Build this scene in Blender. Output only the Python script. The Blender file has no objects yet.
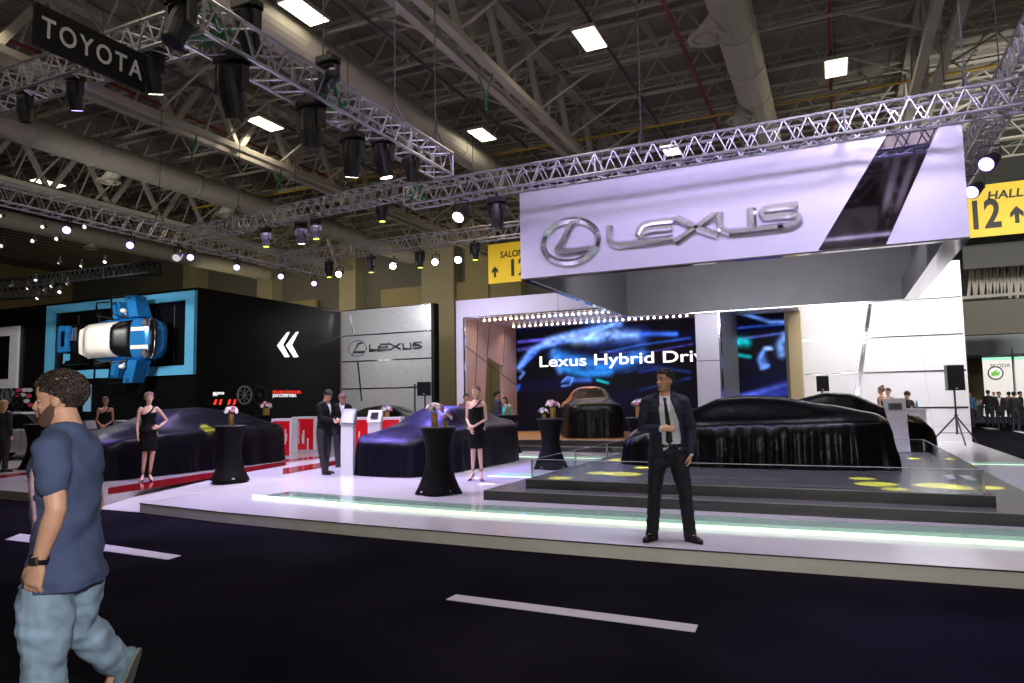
import bpy, math, random
from mathutils import Vector, Matrix, noise
random.seed(7)
PI = math.pi
V = Vector
scene = bpy.context.scene
COL = scene.collection

# ---------------------------------------------------------------- camera model (stand frame: X = along the front, Y = depth)
F_PX, YAW, PITCH, ROLL = 700.8, math.radians(24.7), math.radians(4.79), math.radians(-0.893)
CAM = V((0, 0, 1.7))
_f = V((-math.sin(YAW)*math.cos(PITCH), math.cos(YAW)*math.cos(PITCH), math.sin(PITCH)))
_r0 = V((math.cos(YAW), math.sin(YAW), 0)); _u0 = _r0.cross(_f)
_r = _r0*math.cos(ROLL) + _u0*math.sin(ROLL); _u = -_r0*math.sin(ROLL) + _u0*math.cos(ROLL)
def ray(x, y): return _f + _r*((x-512)/F_PX) - _u*((y-341.5)/F_PX)
def at(x, y, ax, c):
    d = ray(x, y); t = (c-CAM[ax])/d[ax]; return CAM + d*t
def gz(x, y, z=0.15): return at(x, y, 2, z)
def gy(x, y, v): return at(x, y, 1, v)
def gx(x, y, u): return at(x, y, 0, u)
def gd(x, y, d): return CAM + ray(x, y)*d
cam_d = bpy.data.cameras.new('camera'); cam = bpy.data.objects.new('camera', cam_d); COL.objects.link(cam)
cam_d.sensor_width = 36; cam_d.lens = F_PX/1024*36; cam_d.clip_end = 300
m = Matrix((_r, _u, -_f)).transposed().to_4x4(); m.translation = CAM
cam.matrix_world = m; scene.camera = cam
scene.view_settings.view_transform = 'Standard'; scene.view_settings.look = 'None'
scene.view_settings.gamma = 1; scene.view_settings.exposure = 0.0; scene.view_settings.use_curve_mapping = False

# ---------------------------------------------------------------- materials
MATS = {}
def mat(name, col=(.5,.5,.5), rough=.5, metal=0., emit=None, es=1., noise_amt=0., nscale=5., bump=0., bscale=20., spec=.5, sheen=0., trans=0., stretch=None):
    if name in MATS: return MATS[name]
    M = bpy.data.materials.new(name); M.use_nodes = True; nt = M.node_tree; b = nt.nodes['Principled BSDF']
    b.inputs['Base Color'].default_value = (*col, 1); b.inputs['Roughness'].default_value = rough
    b.inputs['Metallic'].default_value = metal; b.inputs['Specular IOR Level'].default_value = spec
    if sheen: b.inputs['Sheen Weight'].default_value = sheen
    if emit:
        b.inputs['Emission Color'].default_value = (*emit, 1); b.inputs['Emission Strength'].default_value = es
    tc = None
    if noise_amt or bump:
        tc = nt.nodes.new('ShaderNodeTexCoord'); src = tc.outputs['Object']
        if stretch:
            mp = nt.nodes.new('ShaderNodeMapping'); mp.inputs['Scale'].default_value = stretch
            nt.links.new(src, mp.inputs['Vector']); src = mp.outputs['Vector']
    if noise_amt:
        n = nt.nodes.new('ShaderNodeTexNoise'); n.inputs['Scale'].default_value = nscale; n.inputs['Detail'].default_value = 5
        nt.links.new(src, n.inputs['Vector'])
        r = nt.nodes.new('ShaderNodeValToRGB')
        r.color_ramp.elements[0].color = (*[max(0, c*(1-noise_amt)) for c in col], 1); r.color_ramp.elements[0].position = .3
        r.color_ramp.elements[1].color = (*[min(1, c*(1+noise_amt)) for c in col], 1); r.color_ramp.elements[1].position = .7
        nt.links.new(n.outputs['Fac'], r.inputs['Fac']); nt.links.new(r.outputs['Color'], b.inputs['Base Color'])
    if bump:
        n = nt.nodes.new('ShaderNodeTexNoise'); n.inputs['Scale'].default_value = bscale; n.inputs['Detail'].default_value = 4
        nt.links.new(src, n.inputs['Vector']); bp = nt.nodes.new('ShaderNodeBump'); bp.inputs['Strength'].default_value = bump
        bp.inputs['Distance'].default_value = .02
        nt.links.new(n.outputs['Fac'], bp.inputs['Height']); nt.links.new(bp.outputs['Normal'], b.inputs['Normal'])
    MATS[name] = M; return M
def glass_mat(name, tint=(.9,.95,.95), refl=.12):
    M = bpy.data.materials.new(name); M.use_nodes = True; nt = M.node_tree; nt.nodes.clear()
    o = nt.nodes.new('ShaderNodeOutputMaterial'); mx = nt.nodes.new('ShaderNodeMixShader')
    t = nt.nodes.new('ShaderNodeBsdfTransparent'); g = nt.nodes.new('ShaderNodeBsdfGlossy'); fr = nt.nodes.new('ShaderNodeMapRange'); lw = nt.nodes.new('ShaderNodeLayerWeight'); pw = nt.nodes.new('ShaderNodeMath'); pw.operation = 'POWER'; pw.inputs[1].default_value = 4.5
    t.inputs['Color'].default_value = (*tint, 1); g.inputs['Roughness'].default_value = .03; lw.inputs['Blend'].default_value = .5; fr.inputs['To Min'].default_value = .03; fr.inputs['To Max'].default_value = .75; nt.links.new(lw.outputs['Facing'], pw.inputs[0]); nt.links.new(pw.outputs[0], fr.inputs['Value'])
    nt.links.new(fr.outputs[0], mx.inputs[0]); nt.links.new(t.outputs[0], mx.inputs[1]); nt.links.new(g.outputs[0], mx.inputs[2])
    nt.links.new(mx.outputs[0], o.inputs[0]); MATS[name] = M; return M
def attr_emit_mat(name, strength=1.):
    M = bpy.data.materials.new(name); M.use_nodes = True; nt = M.node_tree; b = nt.nodes['Principled BSDF']
    a = nt.nodes.new('ShaderNodeAttribute'); a.attribute_name = 'Col'
    b.inputs['Base Color'].default_value = (.004,.004,.005,1); b.inputs['Roughness'].default_value = .5; b.inputs['Specular IOR Level'].default_value = .1
    nt.links.new(a.outputs['Color'], b.inputs['Emission Color']); b.inputs['Emission Strength'].default_value = strength
    MATS[name] = M; return M

# ---------------------------------------------------------------- object helpers
def props(o, label=None, cat=None, group=None, kind=None):
    if label: o['label'] = label
    if cat: o['category'] = cat
    if group: o['group'] = group
    if kind: o['kind'] = kind
    return o
def thing(name, label, cat, loc=(0,0,0), rz=0., group=None):
    o = bpy.data.objects.new(name, None); COL.objects.link(o); o.empty_display_size = .2
    o.location = loc; o.rotation_euler = (0, 0, rz); return props(o, label, cat, group)
def kids(o): return [c for c in bpy.data.objects if c.parent == o]
def copy_tree(o, parent=None, cmap=None):
    if cmap is None:
        cmap = {}
        for c in bpy.data.objects:
            if c.parent: cmap.setdefault(c.parent.name, []).append(c)
    c = o.copy(); COL.objects.link(c)
    if parent: c.parent = parent
    for ch in cmap.get(o.name, []): copy_tree(ch, c, cmap)
    return c
def abs_loc(p):
    l = V((0,0,0))
    while p is not None: l += p.location; p = p.parent
    return l

class MB:
    def __init__(s): s.v = []; s.f = []
    def add(s, vs, fs):
        n = len(s.v); s.v += [V(q) for q in vs]; s.f += [tuple(i+n for i in f) for f in fs]; return s
    def box(s, x0, x1, y0, y1, z0, z1):
        x0, x1 = sorted((x0, x1)); y0, y1 = sorted((y0, y1)); z0, z1 = sorted((z0, z1))
        return s.add([(x0,y0,z0),(x1,y0,z0),(x1,y1,z0),(x0,y1,z0),(x0,y0,z1),(x1,y0,z1),(x1,y1,z1),(x0,y1,z1)],
              [(3,2,1,0),(4,5,6,7),(0,1,5,4),(1,2,6,5),(2,3,7,6),(3,0,4,7)])
    def obox(s, c, sz, mt):   # oriented box, mt 3x3
        a, b, d = sz[0]/2, sz[1]/2, sz[2]/2; c = V(c)
        q = [(-a,-b,-d),(a,-b,-d),(a,b,-d),(-a,b,-d),(-a,-b,d),(a,-b,d),(a,b,d),(-a,b,d)]
        return s.add([c + mt @ V(p) for p in q], [(3,2,1,0),(4,5,6,7),(0,1,5,4),(1,2,6,5),(2,3,7,6),(3,0,4,7)])
    def bar(s, p, q, w, h=None):   # square bar between two points
        h = h or w; p, q = V(p), V(q); d = q-p; L = d.length
        if L < 1e-6: return s
        return s.obox((p+q)/2, (w, h, L), d.to_track_quat('Z', 'Y').to_matrix())
    def tube(s, p, q, r, r2=None, n=8, cap=True):
        r2 = r if r2 is None else r2; p, q = V(p), V(q); mt = (q-p).to_track_quat('Z', 'Y').to_matrix()
        vs = [p + mt @ V((r*math.cos(2*PI*i/n), r*math.sin(2*PI*i/n), 0)) for i in range(n)]
        vs += [q + mt @ V((r2*math.cos(2*PI*i/n), r2*math.sin(2*PI*i/n), 0)) for i in range(n)]
        fs = [(i, (i+1) % n, (i+1) % n + n, i+n) for i in range(n)]
        if cap: fs += [tuple(range(n-1, -1, -1)), tuple(range(n, 2*n))]
        return s.add(vs, fs)
    def rings(s, R, closed=True):   # list of rings of equal count
        n = len(R[0]); vs = [q for r in R for q in r]; fs = []
        for k in range(len(R)-1):
            for i in range(n): fs.append((k*n+i, k*n+(i+1) % n, (k+1)*n+(i+1) % n, (k+1)*n+i))
        if closed: fs += [tuple(range(n-1, -1, -1)), tuple(range((len(R)-1)*n, len(R)*n))]
        return s.add(vs, fs)
    def lathe(s, prof, c=(0,0,0), n=24):
        c = V(c); return s.rings([[c + V((r*math.cos(2*PI*i/n), r*math.sin(2*PI*i/n), z)) for i in range(n)] for r, z in prof])
    def ell(s, c, r, mt=None, n=12, k=8):
        c = V(c); R = []
        for j in range(k+1):
            a = PI*j/k; a = min(max(a, .12), PI-.12)
            ring = [V((r[0]*math.sin(a)*math.cos(2*PI*i/n), r[1]*math.sin(a)*math.sin(2*PI*i/n), -r[2]*math.cos(a))) for i in range(n)]
            R.append([c + (mt @ q if mt else q) for q in ring])
        return s.rings(R)
    def sweep(s, pts, rad, side=V((1,0,0)), n=14):
        """rounded limb through pts; rad entries r or (a along side, b across)"""
        pts = [V(p) for p in pts]; rad = [(r, r) if not isinstance(r, tuple) else r for r in rad]; R = []
        def ring(c, d, a, b):
            sd = side - d*side.dot(d)
            if sd.length < .05: sd = V((0,1,0)) - d*d.y
            sd.normalize(); o = d.cross(sd)
            return [c + sd*(a*math.cos(2*PI*i/n)) + o*(b*math.sin(2*PI*i/n)) for i in range(n)]
        D = []
        for i in range(len(pts)):
            a = pts[max(0, i-1)]; b = pts[min(len(pts)-1, i+1)]; D.append((b-a).normalized())
        e0 = min(rad[0]); e1 = min(rad[-1])
        for t in (80, 50, 25): 
            c_, s_ = math.cos(math.radians(t)), math.sin(math.radians(t)); R.append(ring(pts[0]-D[0]*e0*s_*.9, D[0], rad[0][0]*c_, rad[0][1]*c_))
        for p, d, r in zip(pts, D, rad): R.append(ring(p, d, *r))
        for t in (25, 50, 80):
            c_, s_ = math.cos(math.radians(t)), math.sin(math.radians(t)); R.append(ring(pts[-1]+D[-1]*e1*s_*.9, D[-1], rad[-1][0]*c_, rad[-1][1]*c_))
        return s.rings(R)
    def prism(s, poly, a, b, plane='xz'):
        """extrude polygon; plane 'xz' extrudes along y from a to b, 'xy' along z, 'yz' along x"""
        n = len(poly)
        def P(p, t): return {'xz': (p[0], t, p[1]), 'xy': (p[0], p[1], t), 'yz': (t, p[0], p[1])}[plane]
        vs = [P(p, a) for p in poly] + [P(p, b) for p in poly]
        return s.add(vs, [tuple(range(n-1, -1, -1)), tuple(range(n, 2*n))] + [(i, (i+1) % n, (i+1) % n+n, i+n) for i in range(n)])
    def xf(s, mt, off=(0,0,0)):
        off = V(off); s.v = [mt @ q + off for q in s.v]; return s
    def scale(s, k): s.v = [q*k for q in s.v]; return s
    def build(s, name, material, parent=None, world=False, org=None, smooth=False, bevel=0.):
        me = bpy.data.meshes.new(name); vs = s.v
        if org is None and parent is None:
            x = [q.x for q in vs]; y = [q.y for q in vs]; z = min(q.z for q in vs)
            org = V(((min(x)+max(x))/2, (min(y)+max(y))/2, z))
        off = abs_loc(parent) if (parent is not None and world) else (V(org) if parent is None else V((0,0,0)))
        me.from_pydata([q-off for q in vs], [], s.f); me.update()
        if material: me.materials.append(material)
        import bmesh
        bm = bmesh.new(); bm.from_mesh(me); bmesh.ops.recalc_face_normals(bm, faces=bm.faces); bm.to_mesh(me); bm.free()
        o = bpy.data.objects.new(name, me); COL.objects.link(o)
        if parent is None: o.location = off
        else: o.parent = parent
        if smooth:
            for p in me.polygons: p.use_smooth = True
        if bevel:
            bv = o.modifiers.new('bevel', 'BEVEL'); bv.width = bevel; bv.segments = 2; bv.limit_method = 'ANGLE'
        return o
def struct(mb, name, m_, **k): return props(mb.build(name, m_, **k), kind='structure')

def remeshed(mb, voxel, smooth=4, fac=.5):
    """union of the closed shapes in mb as one surface"""
    me = bpy.data.meshes.new('t'); me.from_pydata(mb.v, [], mb.f); me.update()
    import bmesh
    bm = bmesh.new(); bm.from_mesh(me); bmesh.ops.recalc_face_normals(bm, faces=bm.faces); bm.to_mesh(me); bm.free()
    o = bpy.data.objects.new('t', me); COL.objects.link(o)
    r = o.modifiers.new('r', 'REMESH'); r.mode = 'VOXEL'; r.voxel_size = voxel; r.adaptivity = 0
    if smooth:
        q = o.modifiers.new('s', 'SMOOTH'); q.iterations = smooth; q.factor = fac
    dg = bpy.context.evaluated_depsgraph_get(); ev = o.evaluated_get(dg); m2 = bpy.data.meshes.new_from_object(ev)
    out = MB(); out.v = [v.co.copy() for v in m2.vertices]; out.f = [tuple(p.vertices) for p in m2.polygons]
    bpy.data.objects.remove(o); bpy.data.meshes.remove(me); bpy.data.meshes.remove(m2); return out
def cut(mb, keep):
    """keep only faces whose centre passes keep(co)"""
    fs = []
    for f in mb.f:
        c = sum((mb.v[i] for i in f), V((0,0,0)))/len(f)
        if keep(c): fs.append(f)
    used = sorted({i for f in fs for i in f}); mp = {i: k for k, i in enumerate(used)}
    o = MB(); o.v = [mb.v[i] for i in used]; o.f = [tuple(mp[i] for i in f) for f in fs]; return o
def wrinkle(mb, amp, sc=(9,9,22), seed=0.):
    n = [V((0,0,0)) for _ in mb.v]
    for f in mb.f:
        a, b, c = mb.v[f[0]], mb.v[f[1]], mb.v[f[2]]; nn = (b-a).cross(c-a)
        for i in f: n[i] += nn
    for i, q in enumerate(mb.v):
        if n[i].length > 0:
            k = noise.noise(V((q.x*sc[0]+seed, q.y*sc[1], q.z*sc[2]+q.x*6)))
            k2 = noise.noise(V((q.x*sc[0]*2.3+seed, q.y*sc[1]*2, q.z*sc[2]*1.7-q.x*12)))
            mb.v[i] = q + n[i].normalized()*amp*(k*1.2+k2*.6)
    return mb
def text_mesh(txt, size, extrude, name, m_, parent, loc, rot, bold=0., sx=1., sp=1., bevel=0., shear=0., align='LEFT', valign='BOTTOM_BASELINE'):
    cu = bpy.data.curves.new(name, 'FONT'); cu.body = txt; cu.size = size; cu.extrude = extrude; cu.offset = bold
    cu.space_character = sp; cu.bevel_depth = bevel; cu.shear = shear; cu.align_x = align; cu.align_y = valign
    t = bpy.data.objects.new('t', cu); COL.objects.link(t); dg = bpy.context.evaluated_depsgraph_get()
    me = bpy.data.meshes.new_from_object(t.evaluated_get(dg)); bpy.data.objects.remove(t); bpy.data.curves.remove(cu)
    for v in me.vertices: v.co.x *= sx
    me.name = name; me.materials.clear(); me.materials.append(m_)
    o = bpy.data.objects.new(name, me); COL.objects.link(o); o.parent = parent
    o.location = V(loc) - (abs_loc(parent) if parent else V((0,0,0))); o.rotation_euler = rot; return o
FRONT = (PI/2, 0, 0)          # upright text facing -Y
RIGHTF = (PI/2, 0, PI/2)      # upright text facing +X
# ---------------------------------------------------------------- palette
carpet = mat('black_carpet', (.011,.0095,.015), 1., noise_amt=.4, nscale=.6, spec=0.)
lane_m = mat('white_tape', (.62,.58,.66), .6, noise_amt=.05, nscale=8)
plat_m = mat('platform_gloss', (.68,.645,.74), .16, noise_amt=.035, nscale=.8)
riser_m = mat('platform_side', (.76,.74,.67), .55, noise_amt=.07, nscale=3)
stage_m = mat('grey_wood_laminate', (.15,.147,.157), .22, noise_amt=.3, nscale=3, stretch=(.5,4,4))
stage_side = mat('dark_wood_riser', (.03,.028,.027), .4, noise_amt=.5, nscale=3, stretch=(.6,4,8))
oak_m = mat('amber_wood_deck', (.42,.24,.10), .3, noise_amt=.2, nscale=4, stretch=(1,6,1))
white_p = mat('white_panel', (.66,.66,.69), .38, noise_amt=.03, nscale=1.3, bump=.04, bscale=2)
silver_p = mat('brushed_silver_panel', (.36,.36,.38), .33, metal=.35, noise_amt=.10, nscale=3, stretch=(1,1,6))
fascia_m = mat('lavender_silver_panel', (.62,.60,.70), .36, metal=.25, noise_amt=.03, nscale=2)
grey_in = mat('grey_inner_panel', (.17,.17,.18), .45, metal=.2, noise_amt=.06, nscale=2)
chrome = mat('chrome', (.82,.82,.84), .12, metal=1.)
chrome_s = mat('satin_chrome', (.72,.72,.76), .24, metal=.95)
dark_mir = mat('dark_mirror', (.55,.50,.85), .035, metal=1., noise_amt=.25, nscale=3)
portal_m = mat('rose_wood_panel', (.40,.28,.26), .4, noise_amt=.07, nscale=3, stretch=(2,2,.5))
black_m = mat('black_gloss', (.003,.003,.0035), .3, spec=.18)
black_matte = mat('black_matte', (.006,.006,.007), .6, spec=.15)
black_plastic = mat('black_plastic', (.012,.012,.014), .4)
blue_fr = mat('sky_blue_paint', (.09,.36,.60), .4, noise_amt=.03, nscale=2)
car_blue = mat('car_blue_paint', (.02,.19,.52), .18, metal=.3)
car_white = mat('car_white_paint', (.72,.70,.64), .25)
red_m = mat('red_acrylic', (.62,.012,.02), .1, noise_amt=.15, nscale=3, stretch=(6,6,.5))
white_pl = mat('white_plastic', (.62,.62,.66), .3)
truss_m = mat('aluminium', (.40,.40,.42), .32, metal=.75)
black_truss_m = mat('black_truss', (.004,.004,.004), .6, spec=.15)
steel_m = mat('cream_painted_steel', (.34,.32,.265), .6, noise_amt=.08, nscale=1)
deck_m = mat('roof_deck', (.17,.155,.13), .75, noise_amt=.15, nscale=.5)
duct_m = mat('galvanised_duct', (.38,.36,.30), .55, metal=.1, noise_amt=.06, nscale=1.5)
red_pipe_m = mat('red_pipe', (.20,.012,.015), .5)
yellow_pipe_m = mat('yellow_pipe', (.42,.27,.03), .5)
cable_m = mat('dark_cable', (.05,.05,.05), .6)
beige_m = mat('beige_wall_paint', (.23,.19,.09), .8, noise_amt=.08, nscale=.4)
greyw_m = mat('grey_wall_paint', (.11,.105,.085), .8, noise_amt=.1, nscale=.4)
banner_y = mat('yellow_banner', (.72,.50,.015), .55, noise_amt=.04, nscale=1)
ink = mat('black_ink', (.008,.008,.008), .6)
white_ink = mat('white_letters', (.6,.6,.6), .5)
green_strap = mat('green_strap', (.02,.16,.06), .6)
lamp_panel = mat('lit_ceiling_tube', (1,.9,.7), .5, emit=(1,.90,.70), es=5.)
glassm = glass_mat('clear_glass', (.93,.96,.95))
ledgreen = mat('lit_led_strip', (.8,1,.85), .5, emit=(.80,1,.66), es=.80)
trough_m = mat('mint_trough_floor', (.55,.74,.64), .5, emit=(.55,.88,.70), es=.72)
gold_m = mat('hammered_gold', (.72,.47,.13), .28, metal=1., bump=.4, bscale=60)
leaf_m = mat('leaf_green', (.10,.22,.04), .55)
bulb_m = mat('lit_warm_bulb', (1,.8,.6), .5, emit=(1,.74,.50), es=14.)
satin = mat('black_satin_cover', (.0016,.0015,.0018), .27, bump=.35, bscale=6, spec=.22)
satin_violet_tint = mat('violet_tint_satin_cover', (.0036,.0032,.0085), .38, bump=.3, bscale=5, spec=.10)  # black cover cloth; violet lamp light partly put into its colour
satin_blue_black = mat('blue_black_satin_cover', (.003,.0029,.0048), .38, bump=.3, bscale=5, spec=.10)
orange_satin = mat('orange_satin_cover', (.34,.13,.025), .4, bump=.2, bscale=7)
spandex = mat('black_spandex', (.0028,.0026,.0034), .65, bump=.1, bscale=90, spec=.12)

# ---------------------------------------------------------------- floor and platforms
struct(MB().box(-75, 40, -14, 75, -.1, 0), 'floor', carpet)
def lane(pts, lab):
    o = MB().prism([(p.x, p.y) for p in pts], .0005, .006, 'xy').build('lane_marking', lane_m); return props(o, lab, 'floor marking')
lane([gz(456,595,0), gz(698,625.5,0), gz(695,632.5,0), gz(446,600,0)], 'long white stripe on the black carpet in front of the security guard')
lane([gz(118,546.5,0), gz(20,534,0), gz(5,540,0), gz(110,552,0), gz(168,560,0), gz(181,556,0)], 'short white stripe on the black carpet behind the man in jeans')
lane([gz(975,363+40,0)]*0 or [gz(981,427.6,0), gz(992,427.6,0), gz(1000,429.4,0), gz(989,429.4,0)], 'smaller of the two distant white floor dashes at the far right')
lane([gz(1012,431.0,0), gz(1018,431,0), gz(1040,435,0), gz(1030,435,0)], 'distant white floor dash cut by the right frame edge')

TZ0, TZ1 = .07, .15
front = [(-10.21,7.86),(-8.2,7.62),(-5.6,7.46),(-3.45,7.40),(-1.5,7.40),(0,7.46),(1.41,7.52),(3.86,7.62)]
# lower slab, then deck pieces round the lit trough
s_ = MB(); s_.prism(front + [(3.86,34),(-10.21,34)], .0, TZ0, 'xy')
struct(s_, 'platform_base', riser_m)
tn = [(-8.95,8.92),(-6.46,8.60),(-4.72,8.50),(-2.25,8.53),(1.64,8.68),(3.86,8.78)]      # near edge of trough
tf = [(-8.90,9.78),(-4.91,9.46),(-2.53,9.58),(-.68,9.60),(1.85,9.74),(3.86,9.83)]
dk = MB(); dk.prism(front + list(reversed(tn)) + [(-10.21,8.98)], TZ0, TZ1, 'xy')
struct(dk, 'platform_deck', plat_m)
dk = MB(); dk.prism([(-10.21,8.98), tn[0], tf[0]] + tf[1:] + [(3.86,34),(-10.21,34)], TZ0, TZ1, 'xy')
struct(dk, 'platform_deck', plat_m)
# riser skirt in front of the deck (grey cream cloth) and dark edge trim
for k in range(len(front)-1):
    pass
sk = MB(); n = len(front)
pts = [(-10.225, 9.)] + [(x-.005, y-.012) for x, y in front]
for (a, b) in zip(pts, pts[1:]):
    sk.add([(a[0],a[1],0),(b[0],b[1],0),(b[0],b[1],.138),(a[0],a[1],.138),(a[0],a[1]+.011,0),(b[0],b[1]+.011,0),(b[0],b[1]+.011,.138),(a[0],a[1]+.011,.138)],
           [(0,1,2,3),(4,7,6,5),(0,4,5,1),(3,2,6,7)])
struct(sk, 'platform_skirt', riser_m)
et = MB()
for (a, b) in zip(pts, pts[1:]): et.bar((a[0],a[1],.145), (b[0],b[1],.145), .02, .012)
struct(et, 'platform_edge_trim', mat('dark_edge_trim', (.05,.05,.05), .4, metal=.5))
tr = thing('lit_floor_trough', 'long mint green lit glass trough set in the white platform in front of the steps', 'floor light', (-2.6, 9.1, .07))
f_ = MB(); f_.prism(tn + list(reversed(tf)), .071, .075, 'xy'); f_.build('trough_floor', trough_m, tr, world=True)
l_ = MB()
for a, b in zip(tn, tn[1:]): l_.bar((a[0],a[1]+.05,.132), (b[0],b[1]+.05,.132), .016, .13)
l_.build('led_strip', ledgreen, tr, world=True)
g_ = MB(); g_.prism(tn + list(reversed(tf)), .143, .1495, 'xy'); g_.build('glass_cover', glassm, tr, world=True)
for x in (-6.9,-4.6,-2.45,-.22,1.2):
    MB().box(x, x+.012, 8.62, 9.50, .1496, .1512).build('glass_seam', mat('seam_grey', (.22,.3,.26), .5), tr, world=True)
def strip(x0, x1, y0, y1, lab):
    t = thing('lit_floor_panel', lab, 'floor light', ((x0+x1)/2, (y0+y1)/2, .15))
    MB().box(x0, x1, y0, y1, .1505, .156).build('panel', mat('mint_lit_panel', (.35,.55,.45), .2, emit=(.42,.75,.52), es=.28), t, world=True)
    MB().box(x0, x1, y0+.02, y0+.06, .1562, .162).build('led_strip', mat('soft_led', (.8,1,.85), .5, emit=(.7,1,.75), es=1.2), t, world=True)
strip(2.55, 3.8, 18.2, 18.85, 'lit green floor panel beside the tripod speaker at the right edge')
strip(2.55, 3.8, 12.9, 13.5, 'lit green floor panel right of the stage corner')
a = gz(500,475.5); b = gz(556,470)
strip(-6.6, -4.9, 13.0, 13.75, 'lit green floor panel beside the woman in the black dress')
strip(-8.2, -4.6, 17.6, 18.2, 'lit green floor panel in front of the orange covered car stage')
# step stage
struct(MB().box(-5.10, 2.35, 9.95, 17.9, .15, .30), 'stage_step', stage_m)
struct(MB().box(-5.105, 2.355, 9.94, 9.95, .15, .292), 'stage_step_riser', stage_side)
struct(MB().box(-4.55, 1.70, 10.35, 17.5, .30, .45), 'stage_top', stage_m)
struct(MB().box(-4.555, 1.705, 10.34, 10.35, .30, .442), 'stage_top_riser', stage_side)
struct(MB().box(-4.56, -4.55, 10.35, 17.5, .30, .442), 'stage_side_riser', stage_side)
struct(MB().box(-5.11, -5.10, 9.95, 17.9, .15, .292), 'stage_step_side_riser', stage_side)
et = MB().bar((-5.1,9.94,.297),(2.35,9.94,.297),.014).bar((-4.55,10.34,.447),(1.7,10.34,.447),.014).bar((1.7,10.34,.447),(1.7,17.5,.447),.012)
struct(et, 'stage_edge_trim', mat('stage_trim_grey', (.20,.20,.21), .45, metal=.3))
# LED stage (amber deck) at the back
struct(MB().box(-11.9, -1.0, 20.2, 26., .15, .45), 'rear_stage', stage_side)
struct(MB().box(-11.9, -1.0, 20.2, 26., .45, .465), 'rear_stage_deck', oak_m)
struct(MB().box(-11.9, -1.0, 19.75, 20.2, .15, .30), 'rear_stage_step', stage_side)
struct(MB().bar((-11.9,20.19,.46),(-1,20.19,.46),.02).bar((-11.9,19.74,.295),(-1,19.74,.295),.015), 'rear_stage_trim', chrome_s)
# ramp between the two platforms, MINI platform on the left
rp = MB(); rp.add([(-12.6,7.9,.004),(-10.24,7.86,.004),(-10.24,11.5,.15),(-12.6,11.5,.15),(-12.6,7.9,0),(-10.24,7.86,0),(-10.24,11.5,0),(-12.6,11.5,0)],
       [(0,1,2,3),(7,6,5,4),(0,4,5,1),(1,5,6,2),(2,6,7,3),(3,7,4,0)])
rp.box(-13.2,-10.21,11.5,34,0,.15)
struct(rp, 'floor_ramp', plat_m)
mp = [(-24,8.2),(-14.3,8.1),(-11.35,7.98),(-11.9,9.2),(-12.35,10.4),(-12.55,11.6),(-12.9,12.6),(-13.2,14),(-13.2,34),(-40,34),(-40,8.2)]
struct(MB().prism(mp, 0, .16, 'xy'), 'platform_left', mat('grey_stand_floor', (.34,.31,.32), .25, noise_amt=.05, nscale=.6))
# red gloss inlays on the left stand floor
rs = mat('red_gloss_inlay', (.24,.006,.012), .15)
def inlay(p, lab):
    props(MB().prism([(q.x, q.y) for q in p], .1605, .1635, 'xy').build('floor_inlay', rs), lab, 'floor stripe')
def zz(*a): return [gz(x, y, .16) for x, y in a]
inlay(zz((108,488),(160,480),(286,461.5),(286,465),(160,487),(108,494.5)), 'long red gloss floor stripe along the left covered car')
inlay(zz((0,475),(36,471.5),(36,473.5),(0,478.5)), 'red floor stripe nearest the front left of the man in jeans')
inlay(zz((0,469.5),(30,467),(30,468.3),(0,471)), 'thin red floor stripe left of the bar table behind the man in jeans')
inlay(zz((283,468.5),(346,459),(346,463),(283,474)), 'red gloss floor stripe by the feet of the men at the kiosk')
inlay(zz((285,459.5),(330,455),(330,457),(285,462)), 'thin red floor stripe in front of the red and white panels')
# ---------------------------------------------------------------- hall shell
struct(MB().box(-75, 5.2, 40, 40.4, 0, 15), 'wall_back', greyw_m)
struct(MB().box(-62, -61.6, -14, 75, 0, 15), 'wall_left', beige_m)
wl = MB(); a = gy(236,330,39.8); wl.box(-60, -21, 39.6, 39.98, 0, 6.9); struct(wl, 'trim_1', beige_m)
wl = MB(); wl.box(-47, -33.5, 39.3, 39.6, 0, 9.1); struct(wl, 'trim_2', beige_m)
for k, (xa, xb) in enumerate(((424,456),(342,358),(260,275),(186,200))):
    A = gy(xa,290,39.2).x; B = gy(xb,290,39.2).x
    struct(MB().box(A, B, 38.9, 39.99, 0, 13.2), 'wall_pilaster', mat('cream_pilaster', (.25,.225,.14), .8))
A = gy(466,290,39.2).x; B = gy(489,290,39.2).x
struct(MB().box(A, B, 39.1, 39.99, 0, 13.2), 'wall_pilaster', beige_m)
struct(MB().box(gy(380,290,39.2).x, gy(520,290,39.2).x, 39.3, 39.95, 0, gy(400,288,39.3).z), 'trim_3', beige_m)
# ---------------------------------------------------------------- canopy with the big sign
V1, V2 = 13.4, 21.5
cL, cR, cz, ct = -5.93, 2.11, 4.22, 6.22
def strokes(mb, pts, w, d0, d1, fac=.45, wide=None):
    """raised metal stroke: polyline in the x-z plane, sloping sides, ridge; front towards -Y"""
    P = [V((p[0], 0, p[1])) for p in pts]; n = len(P); L, R = [], []
    for i in range(n):
        a = P[max(0, i-1)]; b = P[min(n-1, i+1)]; t = (b-a).normalized(); nn = V((-t.z, 0, t.x))
        if 0 < i < n-1:
            t1 = (P[i]-P[i-1]).normalized(); c = max(.5, t.dot(t1)); k = 1/c
        else: k = 1
        L.append(P[i]+nn*w/2*k); R.append(P[i]-nn*w/2*k)
    rings = []
    for l, p, r in zip(L, P, R):
        m_ = (l+r)/2
        il = m_+(l-m_)*fac; ir = m_+(r-m_)*fac
        rings.append([V((l.x, d0, l.z)), V((l.x, d0-(d0-d1)*.45, l.z)), V((il.x, d1, il.z)), V((ir.x, d1, ir.z)), V((r.x, d0-(d0-d1)*.45, r.z)), V((r.x, d0, r.z))])
    mb.rings(rings); return mb
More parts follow.
